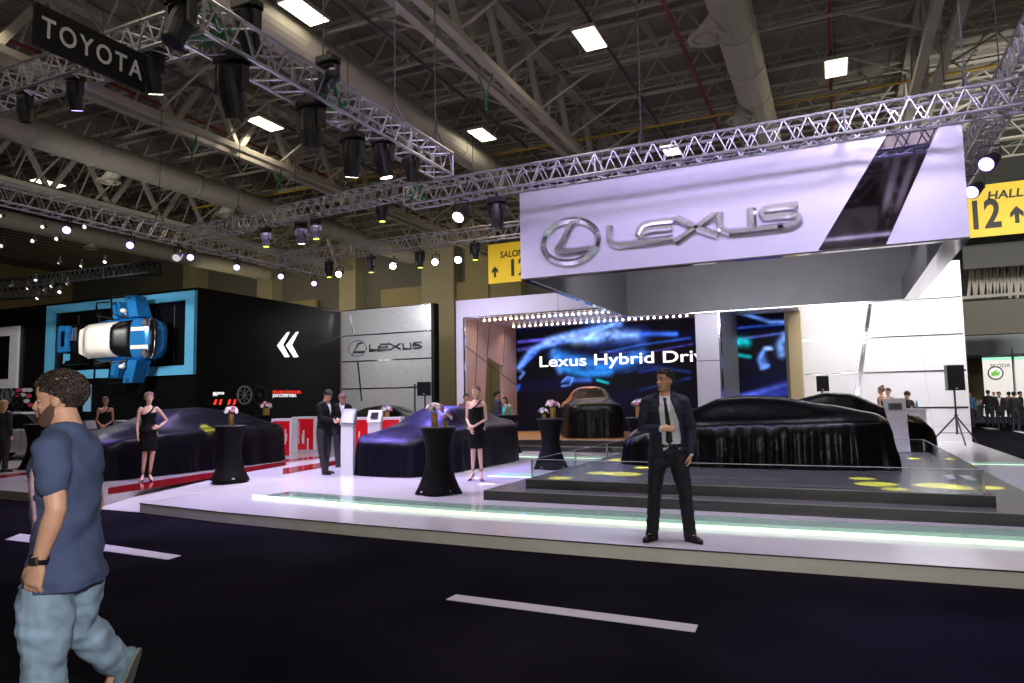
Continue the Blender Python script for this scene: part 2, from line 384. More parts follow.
def arc(cx, cy, rx, ry, a0, a1, n=12):
    return [(cx+rx*math.cos(math.radians(a0+(a1-a0)*i/n)), cy+ry*math.sin(math.radians(a0+(a1-a0)*i/n))) for i in range(n+1)]

can = thing('canopy_sign', 'huge lavender fascia canopy over the stage with chrome lettering and a dark mirrored slash', 'canopy', (cL, V1, cz))
fas = MB().box(cL, cR, V1, V1+.12, cz+.03, ct).build('fascia', fascia_m, can, world=True)
MB().box(cL, cL+.1, V1+.12, V2-.12, cz+.03, ct).build('side_panel', grey_in, can, world=True)
MB().box(cR-.1, cR, V1+.12, V2-.12, cz+.03, ct).build('side_panel', grey_in, can, world=True)
MB().box(cL, cR, V2-.12, V2, cz+.03, ct).build('rear_panel', grey_in, can, world=True)
MB().box(cL, cR, V1, V2, ct-.05, ct+.02).build('roof', grey_in, can, world=True)
e = MB().box(cL, cR, V1-.01, V1+.14, cz, cz+.03).box(cL, cL+.14, V1+.14, V2-.14, cz, cz+.03).box(cL, cR, V2-.14, V2, cz, cz+.03)
e.build('chrome_edge', chrome, can, world=True)
MB().box(cR-.34, cR, V1+.14, V2-.14, cz, cz+.05).build('chrome_underside', chrome, can, world=True)
MB().box(cR-.36, cR-.34, V1+.14, V2-.14, cz, cz+.6).build('inner_lip', grey_in, can, world=True)
def fp(x, y, v=V1): q = gy(x, y, v); return (q.x, q.z)
sl = [fp(889,131.5), fp(940.5,122.5), fp(886,244.5), fp(818,250.5)]
MB().prism(sl, V1-.012, V1-.001, 'xz').build('mirror_slash', dark_mir, can, world=True)
def zc(x, y): return fp(520+x/3.413, 180+y/3.409)     # from the 3.4x crop of the lettering
K = .115
def letter(name, *polys, w=.15):
    mb = MB()
    for p in polys: strokes(mb, p, w, V1-.002, V1-.10)
    return mb.build(name, chrome_s, can, world=True)
def dense(pts, n=6):
    out = []
    for i in range(len(pts)-1):
        p0, p1, p2, p3 = pts[max(0,i-1)], pts[i], pts[i+1], pts[min(len(pts)-1,i+2)]
        for k in range(n):
            t = k/n; f = lambda a, b, c, d: .5*((2*b)+(-a+c)*t+(2*a-5*b+4*c-d)*t*t+(-a+3*b-3*c+d)*t**3)
            out.append((f(p0[0],p1[0],p2[0],p3[0]), f(p0[1],p1[1],p2[1],p3[1])))
    return out+[pts[-1]]
def Zp(*a): return [zc(*q) for q in a]
# emblem: ellipse with a leaning L
c0 = zc(173, 210); a0 = zc(80, 222); a1 = zc(266, 200); rx = (a1[0]-a0[0])/2; b0 = zc(173,140); b1 = zc(173,283); rz_ = (b0[1]-b1[1])/2
el = arc(c0[0], c0[1], rx, rz_, 0, 360, 48)
emb = MB()
R_ = []
for x, z in el[:-1]:
    dx, dz = (x-c0[0])/rx, (z-c0[1])/rz_; w = .075
    R_.append([V((x+dx*w*.9, V1-.002, z+dz*w*.9)), V((x+dx*w*.9, V1-.05, z+dz*w*.9)), V((x, V1-.11, z)), V((x-dx*w*.9, V1-.05, z-dz*w*.9)), V((x-dx*w*.9, V1-.002, z-dz*w*.9))])
emb.rings(R_ + [R_[0]], closed=False).build('emblem_ring', chrome_s, can, world=True)
letter('emblem_bar', dense(Zp((212,138),(180,150),(150,205),(130,238),(150,246)), 5)[:-1] + Zp((150,246),(256,232)), w=.15)
letter('letter', dense(Zp((307,158),(307,195),(312,212),(335,222)), 5)[:-1] + Zp((335,222),(430,213),(525,200)))
letter('letter', dense(Zp((530,137),(450,145),(415,160),(403,190)), 5), dense(Zp((520,163),(450,170),(425,180),(412,200)),5), w=.13)
letter('letter', Zp((535,131),(600,162),(675,190)), Zp((668,118),(600,165),(530,212)), w=.15)
letter('letter', dense(Zp((682,112),(682,145),(690,168),(715,180)), 5)[:-1] + Zp((715,180),(800,172),(900,161)), w=.15)
letter('letter', Zp((790,98),(792,168)), w=.18)
letter('letter', dense(Zp((950,86),(870,95),(835,103),(828,118),(840,128),(900,121),(940,122),(952,138),(930,155),(880,163)), 5), w=.14)

# ---------------------------------------------------------------- portal (left frame) with downlights
por = thing('portal_frame', 'lavender portal frame with rose wood inside and rows of warm downlights', 'portal', (-11.9, V2, .15))
pTL = gy(456, 301, V2); pz = pTL.z; pxl = pTL.x; inl = gy(464, 330, V2).x
sz = gy(466, 318, V2).z
MB().box(pxl, inl, V2, V2+.15, .15, pz).build('left_post', fascia_m, por, world=True)
MB().box(inl, -3.0, V2, V2+.15, sz, pz).build('header', fascia_m, por, world=True)
MB().box(inl, -1.0, V2+.15, 26., sz, sz+.1).build('soffit', fascia_m, por, world=True)
# inner left wall with a slanted opening
def iw(x, y): q = gx(x, y, inl); return (q.y, q.z)
poly = [iw(464,318), iw(516,331)]
top_o, lef_o, rig_o = iw(487,357), iw(483,432), iw(506,432)
v0, v1_ = V2+.15, 26.
wl = MB()
def yz(p): wl.prism(p, inl-.15, inl, 'yz')
o1 = iw(487,357); o2 = iw(503,366)
yz([(v0,.15),(lef_o[0],.15),(o1[0],o1[1]),(v0,o1[1]+.35)])
yz([(v0,o1[1]+.35),(o1[0],o1[1]),(o2[0],o2[1]),(v1_,o2[1]-.2),(v1_,sz),(v0,sz)])
yz([(o2[0],o2[1]),(o2[0]+.1,.15),(v1_,.15),(v1_,o2[1]-.2)])
wl.build('inner_wall', portal_m, por, world=True)
sm = MB()
for a, b in ((iw(464,345),iw(516,385)), (iw(490,322),iw(487,357)), (iw(478,320),iw(474,420)), (iw(505,328),iw(503,366)), (iw(508,408),iw(516,408))):
    sm.bar((inl+.004,a[0],a[1]), (inl+.004,b[0],b[1]), .012, .03)
sm.build('panel_seam', mat('seam_dark', (.05,.03,.03), .5), por, world=True)
sm = MB().bar((inl+.01, V2-.01, .15), (inl+.01, V2-.01, sz), .05).bar((inl, V2-.01, sz), (-3, V2-.01, sz), .05)
sm.build('chrome_trim', chrome, por, world=True)
MB().box(-8.2,-8.19,V2-.004,V2,sz,pz).build('header_seam', mat('seam_dark', ()), por, world=True)
# two rows of bulbs in recessed channels
for row, (ya, x0, x1) in enumerate(((22.1, inl+.5, -5.2), (24.6, inl+.5, -4.6))):
    MB().box(x0-.15, x1+.15, ya-.12, ya+.12, sz-.03, sz-.002).build('light_channel', chrome, por, world=True)
    n = 30
    b_ = MB().ell((0,0,0), (.045,.045,.03), n=8, k=6)
    first = b_.build('bulb', bulb_m, por)
    for i in range(n):
        o = first if i == 0 else first.copy()
        if i: COL.objects.link(o)
        o.location = V((x0+(x1-x0)*i/(n-1), ya, sz-.06)) - por.location
# middle post and its return wall
post = thing('portal_column', 'white panelled column between the two video screens', 'column', (gy(706,400,V2).x, V2, .15))
xa, xb = gy(695,320,V2).x, gy(718,320,V2).x
MB().box(xa, xb, V2, V2+.3, .15, cz+.02).build('front_face', fascia_m, post, world=True)
MB().box(xb+.002, xb+.05, V2-.02, V2+.3, .15, cz+.02).build('chrome_corner', chrome, post, world=True)
MB().box(xa-.005, xb, V2-.006, V2, 2.78, 2.80).build('seam', mat('seam_dark', ()), post, world=True)
q0 = gy(740, 330, 25.9).x
rt = MB().prism([(xb+.05,V2+.3),(q0-.1,25.9),(q0-.3,25.9),(xb-.15,V2+.3)], .15, cz+1.2, 'xy'); rt.build('return_wall', grey_in, post, world=True)
rt = MB(); A = [gy(720,358,22.5), gy(731,346,24.6), gy(733,352,24.6), gy(735,412,24.6), gy(724,412,22.5)]
rt.add([tuple(p) for p in A]+[(p.x+.03,p.y,p.z) for p in A], [(0,1,2,3,4),(9,8,7,6,5)]+[(i,(i+1)%5,(i+1)%5+5,i+5) for i in range(5)])
rt.build('angled_panel', fascia_m, post, world=True)

# ---------------------------------------------------------------- video wall
LX0, LX1, LZ0, LZ1, LY = gy(516,400,25.9).x, gy(787,380,25.9).x, .47, sz+.25, 25.9
def seg_d(p, a, b):
    ax, ay = a; bx, by = b; dx, dy = bx-ax, by-ay; t = ((p[0]-ax)*dx+(p[1]-ay)*dy)/(dx*dx+dy*dy+1e-9); t = max(0, min(1, t))
    return math.hypot(p[0]-ax-dx*t, p[1]-ay-dy*t)
SK = []   # (points in screen metres, width, colour, gain)
def sk(pts, w, col, g=1.): SK.append(([fp(x, y, LY) for x, y in pts], w, col, g))
BL = (.04,.16,.9); LB = (.14,.30,.95); WH = (.45,.65,1.); CY = (.0,.42,.48)
sk([(519,368),(530,352),(550,340),(575,333),(600,327),(620,324)], .10, LB, 1.3)
sk([(522,366),(540,348),(565,341),(600,338),(640,334),(676,334)], .07, BL, 1.2)
sk([(548,342),(575,337),(615,333)], .15, (.35,.55,1.), .6); sk([(575,341),(612,336),(636,335)], .16, (.4,.6,1.), .5)
sk([(585,339),(600,330),(622,320),(655,309)], .06, LB, 1.); sk([(590,338),(640,336)], .26, BL, .5)
sk([(518,342),(560,338),(596,332)], .05, (.12,.1,.8), .9); sk([(518,350),(560,343)], .06, (.1,.1,.6), .6)
sk([(608,352),(640,345),(690,338)], .035, BL, .6); sk([(600,352),(650,352),(692,344)], .03, (.1,.1,.7), .5)
sk([(519,368),(524,373),(520,378)], .05, LB, .9); sk([(553,352),(556,364),(560,372)], .10, LB, .6); sk([(562,382),(567,377),(573,378),(570,385),(562,386)], .035, LB, .8)
sk([(556,355),(575,362),(600,366),(625,362),(640,356)], .22, (.03,.25,.95), .95); sk([(560,368),(585,374),(610,372)], .12, (.02,.3,.95), .9)
sk([(566,380),(590,380)], .08, (.05,.2,.9), .6); sk([(597,380),(608,383)], .035, CY, 1.6)
sk([(625,372),(650,366),(690,372)], .05, (.05,.2,.9), .12)
sk([(640,372),(655,369),(668,372)], .05, BL, .2); sk([(517,390),(519,386)], .06, (.02,.15,.9), .8)
sk([(640,390),(690,378)], .04, BL, .15)
sk([(738,312),(770,322),(786,322)], .05, LB, 1.); sk([(738,328),(785,324)], .03, BL, .6); sk([(740,339),(784,333)], .035, (.12,.16,.8), .7)
sk([(738,342),(746,342)], .13, CY, 1.6); sk([(738,355),(750,357)], .05, CY, .9)
sk([(770,348),(764,350),(759,360),(762,368),(768,366)], .06, LB, 1.); sk([(765,348),(772,349)], .05, WH, .6); sk([(762,356),(764,364)], .1, LB, .8)
sk([(785,336),(780,345),(782,354)], .12, (.2,.4,1.), .9); sk([(738,398),(760,392),(787,384)], .10, (.08,.12,.75), .8); sk([(738,404),(787,392)], .14, (.03,.05,.5), .7)
def screen(name, label, x0, x1):
    t = thing(name, label, 'screen', ((x0+x1)/2, LY, LZ0))
    MB().box(x0, x1, LY+.01, LY+.14, LZ0-.0, LZ1+.02).build('screen_housing', black_matte, t, world=True)
    st = .045; nx = int((x1-x0)/st); nz = int((LZ1-LZ0)/st); me = bpy.data.meshes.new('picture')
    vs = [(x0+(x1-x0)*i/nx-t.location.x, -.002, (LZ1-LZ0)*j/nz) for j in range(nz+1) for i in range(nx+1)]
    fs = [(j*(nx+1)+i, j*(nx+1)+i+1, (j+1)*(nx+1)+i+1, (j+1)*(nx+1)+i) for j in range(nz) for i in range(nx)]
    me.from_pydata(vs, [], fs); ca = me.color_attributes.new('Col', 'FLOAT_COLOR', 'POINT')
    bb = []
    for pts, w, c, g in SK:
        xs = [p[0] for p in pts]; zs = [p[1] for p in pts]; bb.append((min(xs)-3*w, max(xs)+3*w, min(zs)-3*w, max(zs)+3*w))
    flat = []
    for vx, _, vz in vs:
        p = (vx+t.location.x, vz+LZ0); r, g_, b = .0015, .0015, .004
        k = noise.noise(V((p[0]*.35, p[1]*1.6, 2))); b += max(0, k)*.03; 
        tex = None
        for (pts, w, c, g), q in zip(SK, bb):
            if p[0] < q[0] or p[0] > q[1] or p[1] < q[2] or p[1] > q[3]: continue
            d = min(seg_d(p, a, b_) for a, b_ in zip(pts, pts[1:])); I = g*math.exp(-(d/w)**2)
            if I > .01:
                if tex is None: tex = .8+.5*noise.noise(V((p[0]*1.6, p[1]*2.6, 0))) + .45*noise.noise(V((p[0]*5, p[1]*7, 3)))
                I *= max(.1, tex); r += c[0]*I; g_ += c[1]*I; b += c[2]*I
        flat += [min(1, r), min(1, g_), min(1, b), 1]
    ca.data.foreach_set('color', flat); me.materials.append(MATS.get('video_picture') or attr_emit_mat('video_picture', 1.15))
    o = bpy.data.objects.new('picture', me); COL.objects.link(o); o.parent = t; return t
led = screen('video_wall', 'large video wall showing blue glowing car drawing and white words', LX0, gy(716,400,LY).x)
led2 = screen('video_wall', 'narrow video wall section right of the white column with blue streaks', gy(717,400,LY).x, LX1)
a = gy(538.5, 367, LY-.01); b = gy(700, 357, LY-.01)
wt = mat('lit_white_text', (1,1,1), .5, emit=(1,.95,1), es=1.1)
tx = text_mesh('Lexus Hybrid Drive', 1., .004, 'screen_words', wt, led, (a.x, LY-.012, a.z), FRONT, bold=.010)
w_ = max(v.co.x for v in tx.data.vertices); L = gy(716,357,LY).x-a.x; hh = gy(538.5,357,LY).z-gy(538.5,367,LY).z
k = L*1.0/w_; tx.scale = (k*1.0, hh/.70*1.05, 1)

# ---------------------------------------------------------------- beige column, white wall, bar
x0, x1 = gy(788,330,25.8).x, gy(799,330,25.8).x
struct(MB().box(x0, x1+.05, 25.8, 26.6, .15, 6.2), 'wall_column', mat('beige_gold_paint', (.42,.33,.18), .6))
WV = 26.6
wx0, wx1 = gy(800,330,WV).x, 3.86; wz1 = gy(959,260,WV).z
ww = thing('white_stand_wall', 'tall bright white panelled wall with a slanting chrome strip behind the bar', 'wall', ((wx0+wx1)/2, WV, .15))
MB().box(wx0, wx1, WV, WV+.3, .15, wz1).build('panel', white_p, ww, world=True)
def wq(x, y): q = gy(x, y, WV-.01); return (q.x, q.z)
sm = MB()
for a, b in (((958,295.5),(918,299)), ((800,312),(962,332-1)), ):
    pass
for a, b, w in (((961,296.5),(900,300.5),.035),((801,341.5),(963,333),.035),((801,374.5),(966,370),.05),((905,407.5),(968.5,407.5),.06)):
    A, B = wq(*a), wq(*b); sm.bar((A[0],WV-.008,A[1]),(B[0],WV-.008,B[1]), w*.6, .02) if False else sm.box(min(A[0],B[0]), max(A[0],B[0]), WV-.012, WV, (A[1]+B[1])/2-w/2, (A[1]+B[1])/2+w/2)
sm.build('chrome_seam', chrome, ww, world=True)
A, B, C, D = wq(868.5,304), wq(872,304), wq(858,408), wq(853,408)
MB().prism([A,B,C,D], WV-.02, WV, 'xz').build('slanting_chrome_strip', chrome, ww, world=True)
A, B = wq(915,300), wq(934,440)
sm = MB().prism([(A[0],A[1]),(A[0]+.015,A[1]),(B[0]+.015,B[1]),(B[0],B[1])], WV-.004, WV, 'xz')
A, B = wq(948,436), wq(969,425)
sm.prism([(wq(932,427)[0],wq(932,427)[1]),(wx1,wq(969,425)[1]),(wx1,wq(969,425)[1]+.02),(wq(932,427)[0],wq(932,427)[1]+.02)], WV-.004, WV, 'xz')
sm.build('faint_seam', mat('pale_seam', (.5,.5,.52), .5), ww, world=True)
bar = thing('bar_counter', 'white bar counter in front of the bright white wall', 'counter', (.6, 22.6, .15))
bx0, bx1 = -.9, gy(926,411,22.4).x
MB().box(bx0, bx1, 22.4, 23.1, .15, 1.24).build('body', white_p, bar, world=True)
MB().box(bx0-.03, bx1+.03, 22.36, 23.14, 1.24, 1.28).build('counter_top', white_pl, bar, world=True)
MB().box(bx1-1.5, bx1-.9, 22.392, 22.4, .98, 1.01).build('small_lettering', mat('pale_seam', ()), bar, world=True)
bt = thing('water_bottle', 'small blue water bottle on the white bar counter', 'bottle', tuple(gy(917,409.5,22.7)))
bt.location.z = 1.28
MB().lathe([(.03,0),(.034,.02),(.034,.15),(.015,.21),(.013,.24)], n=12).build('bottle_body', mat('blue_bottle', (.08,.25,.45), .15), bt, smooth=True)
MB().lathe([(.016,.24),(.016,.27)], n=10).build('cap', white_pl, bt)

# ---------------------------------------------------------------- silver wall with the small sign
SV = 26.95
sx0, sx1 = gy(342,360,SV).x, gy(431.5,360,SV).x; szt = gy(433,304,SV).z
sw = thing('silver_stand_wall', 'brushed silver panelled wall with the smaller chrome sign beside the black stand box', 'wall', ((sx0+sx1)/2, SV, .15))
MB().box(sx0, sx1, SV, SV+.3, .15, szt).build('panel', silver_p, sw, world=True)
MB().box(sx1, sx1+.16, SV-.02, SV+.4, .15, szt+.04).build('black_edge', black_matte, sw, world=True)
def sq(x, y): q = gy(x, y, SV-.01); return (q.x, q.z)
sm = MB()
for y_ in (333.5, 360, 388): 
    z = (sq(342,y_+1)[1]+sq(431,y_-1)[1])/2; sm.box(sx0, sx1, SV-.012, SV, z-.03, z+.03)
sm.box(sx0, sx1, SV-.012, SV+.3, szt, szt+.04)
A, B = sq(349,313), sq(352,333)
sm.prism([A,(A[0]+.09,A[1]),(B[0]+.09,B[1]),B], SV-.014, SV, 'xz')
A, B = sq(357,361), sq(361,401)
sm.prism([A,(A[0]+.09,A[1]),(B[0]+.09,B[1]),B], SV-.014, SV, 'xz')
sm.build('chrome_seam', chrome, sw, world=True)
K0 = (350+0., 357.5)
lg = MB()
c0 = sq(357.8,348.5); rx = (sq(366.5,348)[0]-sq(349,349)[0])/2; rz_ = (sq(358,341)[1]-sq(358,356.5)[1])/2
R_ = []
for x, z in arc(c0[0], c0[1], rx, rz_, 0, 360, 32)[:-1]:
    dx, dz = (x-c0[0])/rx, (z-c0[1])/rz_; w = .04
    R_.append([V((x+dx*w, SV-.002, z+dz*w)), V((x+dx*w*.3, SV-.06, z+dz*w*.3)), V((x-dx*w*.3, SV-.06, z-dz*w*.3)), V((x-dx*w, SV-.002, z-dz*w))])
lg.rings(R_+[R_[0]], closed=False)
lg.build('emblem_ring', chrome_s, sw, world=True)
dch = mat('dark_chrome', (.28,.28,.3), .2, metal=1.)
def sl_(name, *polys, w=.085):
    mb = MB()
    for p in polys: strokes(mb, p, w, SV-.002, SV-.06)
    mb.build(name, dch, sw, world=True)
def Sp(*a): return [sq(256+x/4., 340+y/4.) for x, y in a]
sl_('emblem_bar', Sp((425,12),(410,15),(390,50),(438,47)))
sl_('letter', Sp((455,18),(455,42),(500,40)))
sl_('letter', Sp((535,15),(500,17),(490,28),(490,40),(535,38)), Sp((495,28),(530,27)))
sl_('letter', Sp((535,15),(580,38)), Sp((580,13),(535,40)))
sl_('letter', Sp((588,13),(590,36),(620,35),(618,11)))
sl_('letter', Sp((662,9),(632,11),(628,20),(655,22),(663,28),(655,33),(628,34)))

# ---------------------------------------------------------------- black stand box with framed window and chevrons
BX, BV0, BV1, BXL = -21.4, 18.6, 26.9, gy(48.5,340,18.6).x
bzt = gx(198,288,BX).z+.03
bb_ = thing('black_stand_box', 'large black glossy exhibition stand box with white chevrons and a sky blue window frame', 'stand', (BX-4, BV0+4, .16))
MB().box(BXL-14, BX, BV0, BV1, .16, bzt).build('box_shell', black_m, bb_, world=True)
def bq(x, y): q = gy(x, y, BV0); return (q.x, q.z)
TLc, TRc, BRc, BLc = bq(50,308), bq(198,289), bq(196.5,373.5), bq(48,381)
zt = (TLc[1]+TRc[1])/2; zb = (BRc[1]+BLc[1])/2; fw = .46
xl = TLc[0]; xr = BX-.0
fr = MB().box(xl, xr, BV0-.14, BV0-.005, zt-fw*.75, zt).box(xl, xr, BV0-.14, BV0-.005, zb, zb+fw*.75).box(xl, xl+fw, BV0-.14, BV0-.005, zb+fw*.75, zt-fw*.75).box(xr-fw, xr, BV0-.14, BV0-.005, zb+fw*.75, zt-fw*.75)
fr.build('window_frame', blue_fr, bb_, world=True)
# interior things seen behind: dim panel posts
dm = MB()
for x in (-28.2,-26.9,-24.4,-23.6,-22.6): dm.box(x, x+.06, BV0-.03, BV0-.004, zb+.5, zt-.5)
dm.build('window_mullion', mat('dim_mullion', (.035,.035,.04), .4), bb_, world=True)
d1 = gy(75,345,BV0).x; MB().box(-27.6,-26.2,BV0-.05,BV0-.004,zb+.45,zb+1.35).build('dark_display_case', mat('dim_case', (.025,.024,.028), .3), bb_, world=True)
def gq(x, y): q = gx(x, y, BX); return (q.y, q.z)
wem = mat('lit_white_sign', (1,1,1), .5, emit=(1,1,1), es=1.0)
def Bq(x, y): return gq(190+x/5.058, 285+y/5.059)
for dx in (0, 45):
    p = [Bq(490+dx,240-dx*.03), Bq(502+dx,238-dx*.03), Bq(470+dx-2,303), Bq(502+dx-1,364), Bq(484+dx-4,366), Bq(440+dx,306)]
    MB().prism(p, BX+.001, BX+.03, 'yz').build('chevron', wem, bb_, world=True)
redem = mat('lit_red_sign', (1,.05,.03), .5, emit=(1,.04,.02), es=.9)
def side_text(s, x, y, x2, h, m_, nm):
    q = gx(190+x/5.058, 285+y/5.059, BX); q2 = gx(190+x2/5.058, 285+y/5.059, BX)
    o = text_mesh(s, 1., .003, nm, m_, bb_, (BX+.004, q.y, q.z), RIGHTF, bold=.0)
    w_ = max(v.co.x for v in o.data.vertices); o.scale = ((q2.y-q.y)/w_, h*.8, 1); return o
side_text('MINI JOHN COOPER WORKS.', 418, 549, 562, .24, redem, 'red_lettering')
side_text('JOHN COOPER WORKS.', 418, 567, 538, .24, wem, 'white_lettering')
side_text('JOHN COOPER WORKS', 116, 554, 172, .17, wem, 'white_lettering')
side_text('PARTS', 116, 562, 138, .15, wem, 'white_lettering')
def wheel_disc(parent, c, r, axis, dark=False):
    """spoked alloy wheel on a wall, axis 'x' or 'y'"""
    mb = MB(); mm = Matrix(((0,0,1),(1,0,0),(0,1,0))) if axis == 'x' else Matrix(((1,0,0),(0,0,-1),(0,1,0)))
    R = []
    for i in range(24):
        a = 2*PI*i/24; R.append([mm @ V((q*math.cos(a), q*math.sin(a), h)) for q, h in ((r, 0), (r, .06), (r*.86, .06), (r*.84, 0))])
    mb.rings(R+[R[0]], closed=False)
    for i in range(8):
        a = 2*PI*i/8; d = V((math.cos(a), math.sin(a), 0)); mb.bar(mm @ (d*r*.1+V((0,0,.03))), mm @ (d*r*.86+V((0,0,.03))), r*.12, .03)
    mb.tube(mm @ V((0,0,0)), mm @ V((0,0,.05)), r*.2, n=10)
    mb.v = [q+V(c) for q in mb.v]
    return mb.build('wall_wheel', MATS['aluminium'] if not dark else mat('dark_alloy', (.06,.06,.065), .3, metal=.8), parent, world=True)
q = Bq(272,557); wheel_disc(bb_, (BX+.01, q[0], q[1]), .38, 'x')
q = Bq(345,557); wheel_disc(bb_, (BX+.01, q[0], q[1]), .38, 'x', True)
for x, y in ((127,592),(153,592),(197,592),(224,592)):
    q = Bq(x, y); MB().prism([(q[0]-.08,q[1]-.10),(q[0]+.0,q[1]-.10),(q[0]+.06,q[1]+.10),(q[0]-.0,q[1]+.10)], BX+.001, BX+.05, 'yz').build('red_accessory', redem, bb_, world=True)
# display wall behind the man's head
q = bq(8, 395)
for x, y, r in ((8,395,.42),(18.5,402.5,.4)):
    q = bq(x, y); wheel_disc(bb_, (q[0], BV0-.01, q[1]), r, 'y', x > 10)
badge_w = mat('badge_white', (.5,.5,.55), .4); badge_r = mat('badge_red', (.45,.05,.1), .4)
for i, (x, y) in enumerate(((19,390),(25,390),(18,395),(23,395),(29,396),(27,401),(31,405),(30,390))):
    q = bq(x, y); MB().prism(arc(q[0], q[1], .19, .09, 0, 330, 11), BV0-.03, BV0-.001, 'xz').build('wall_badge', badge_w if i % 2 else badge_r, bb_, world=True)
wf = thing('white_window_frame', 'white picture frame on the black stand wall at the left frame edge', 'frame', (-34, BV0-.1, 2.6))
A, B = bq(21,326), bq(19,388)
x1 = A[0]; zt2, zb2 = A[1], B[1]
MB().box(x1-7, x1, BV0-.12, BV0-.005, zt2-.4, zt2).box(x1-7, x1, BV0-.12, BV0-.005, zb2, zb2+.4).box(x1-.55, x1, BV0-.12, BV0-.005, zb2+.4, zt2-.4).build('frame', white_pl, wf, world=True)
MB().box(x1-7, x1-.55, BV0-.03, BV0-.005, zb2+.4, zt2-.4).build('pane', black_m, wf, world=True)
# pale doorway light strip under the frame
q = bq(84, 398); MB().box(q[0], q[0]+.45, BV0-.03, BV0-.004, bq(84,404)[1]-.3, bq(84,385)[1]).build('blue_screen_strip', mat('dim_blue_screen', (.1,.2,.28), .4, emit=(.2,.45,.6), es=.25), bb_, world=True)
# ---------------------------------------------------------------- roof
rd = MB(); rd.box(-62, 40, -22, 75, 13.5, 13.6)
struct(rd, 'ceiling', deck_m)
db = MB()
for i in range(74):
    x = -58+i*.9; db.box(x, x+.12, -22, 40, 13.44, 13.5)
struct(db, 'ceiling_rib', deck_m)
def girder(u, nm='roof_girder'):
    g = thing(nm, None, None, (u, 15, 10.8)); g['kind'] = 'structure'
    v0, v1 = -20, 40; pz = 2.75
    for x in (-.28, .28):
        MB().box(u+x-.12, u+x+.12, v0, v1, 10.8, 11.0).build('bottom_chord', steel_m, g, world=True)
    MB().box(u-.2, u+.2, v0, v1, 13.15, 13.4).build('top_chord', steel_m, g, world=True)
    w = MB(); n = 0; y = v0
    while y < v1:
        w.bar((u, y, 10.95), (u, y+pz/2, 13.2), .16, .2); w.bar((u, y+pz/2, 13.2), (u, y+pz, 10.95), .2, .16)
        w.bar((u-.22, y+pz*.5, 10.95), (u-.05, y+pz*.75, 13.2), .06); w.box(u-.4, u+.4, y-.12, y+.12, 10.98, 11.02)
        y += pz
    w.build('web', steel_m, g, world=True)
    k = MB()
    for i in range(13):   # knee braces to the joists
        y = 4.2+i*2.7; k.bar((u, y, 10.95), (u+2.3, y, 12.1), .06); k.bar((u, y, 10.95), (u-2.3, y, 12.1), .06)
    k.build('knee_brace', steel_m, g, world=True)
for u in (-30.3, -19.4, -8.5, 2.9, 13.8): girder(u)
# joists across the bays (each bay: chords + zigzag)
def joist(y, xa, xb):
    w = MB(); zb, zt = 12.1, 13.3
    w.box(xa, xb, y-.05, y+.05, zt, zt+.08); w.box(xa+1.3, xb-1.3, y-.05, y+.05, zb-.04, zb+.04)
    n = max(2, int(round((xb-xa-2.6)/1.55))); st = (xb-xa-2.6)/n
    for i in range(n):
        x = xa+1.3+i*st; w.bar((x, y, zb), (x+st/2, y, zt), .05); w.bar((x+st/2, y, zt), (x+st, y, zb), .05)
    w.bar((xa+.2, y, zt), (xa+1.3, y, zb), .05); w.bar((xb-.2, y, zt), (xb-1.3, y, zb), .05)
    return w
cols = [-41.2, -30.3, -19.4, -8.5, 2.9, 13.8]
for i in range(-8, 12):
    y = 6.95+2.7*i
    w = MB()
    for a, b in zip(cols, cols[1:]): q = joist(y, a, b); w.add(q.v, q.f)
    struct(w, 'roof_joist', steel_m)
    w = MB(); w.box(cols[0], cols[-1], y+1.31, y+1.39, 13.22, 13.3)
    for a in range(34): w.bar((cols[0]+a*1.6, y+1.35, 13.25), (cols[0]+a*1.6+.8, y+1.35, 12.95), .03); w.bar((cols[0]+a*1.6+.8, y+1.35, 12.95), (cols[0]+a*1.6+1.6, y+1.35, 13.25), .03)
    w.box(cols[0], cols[-1], y+1.32, y+1.38, 12.92, 12.97)
    struct(w, 'roof_purlin', steel_m)
def long_pipe(nm, u, z, r, m_, lab, cat='pipe', v0=3, v1=39, n=8):
    o = MB().tube((u, v0, z), (u, v1, z), r, n=n).build(nm, m_, org=(u, 20, z-r), smooth=n > 8); return props(o, lab, cat)
long_pipe('sprinkler_pipe', -9.3, 12.0, .05, red_pipe_m, 'thin red pipe under the roof along the left side of the middle girder')
long_pipe('sprinkler_pipe', -13.6, 12.4, .05, red_pipe_m, 'thin red pipe under the roof beside the big middle duct')
long_pipe('sprinkler_pipe', -6.1, 12.9, .05, red_pipe_m, 'thin red pipe under the roof just right of the middle girder')
long_pipe('sprinkler_pipe', -3.6, 12.0, .06, red_pipe_m, 'bright red pipe under the roof left of the right hand duct')
long_pipe('sprinkler_pipe', .35, 12.2, .05, red_pipe_m, 'thin red pipe passing behind the square lit ceiling lamp')
long_pipe('sprinkler_pipe', -20.6, 12.0, .05, red_pipe_m, 'thin red pipe under the roof left of the far left girder')
long_pipe('cable_tray', -11.0, 12.0, .05, cable_m, 'dark cable conduit under the roof right of the big middle duct', 'conduit')
long_pipe('cable_tray', -5.6, 12.0, .05, cable_m, 'dark cable conduit carrying the lamp right of the middle girder', 'conduit')
long_pipe('cable_tray', -18.0, 11.9, .07, cable_m, 'dark conduit under the roof right of the far left girder', 'conduit')
o = MB().tube((-30, 25.6, 11.9), (12, 25.6, 11.9), .05).build('gas_pipe', yellow_pipe_m); props(o, 'thin yellow pipe crossing under the roof', 'pipe')
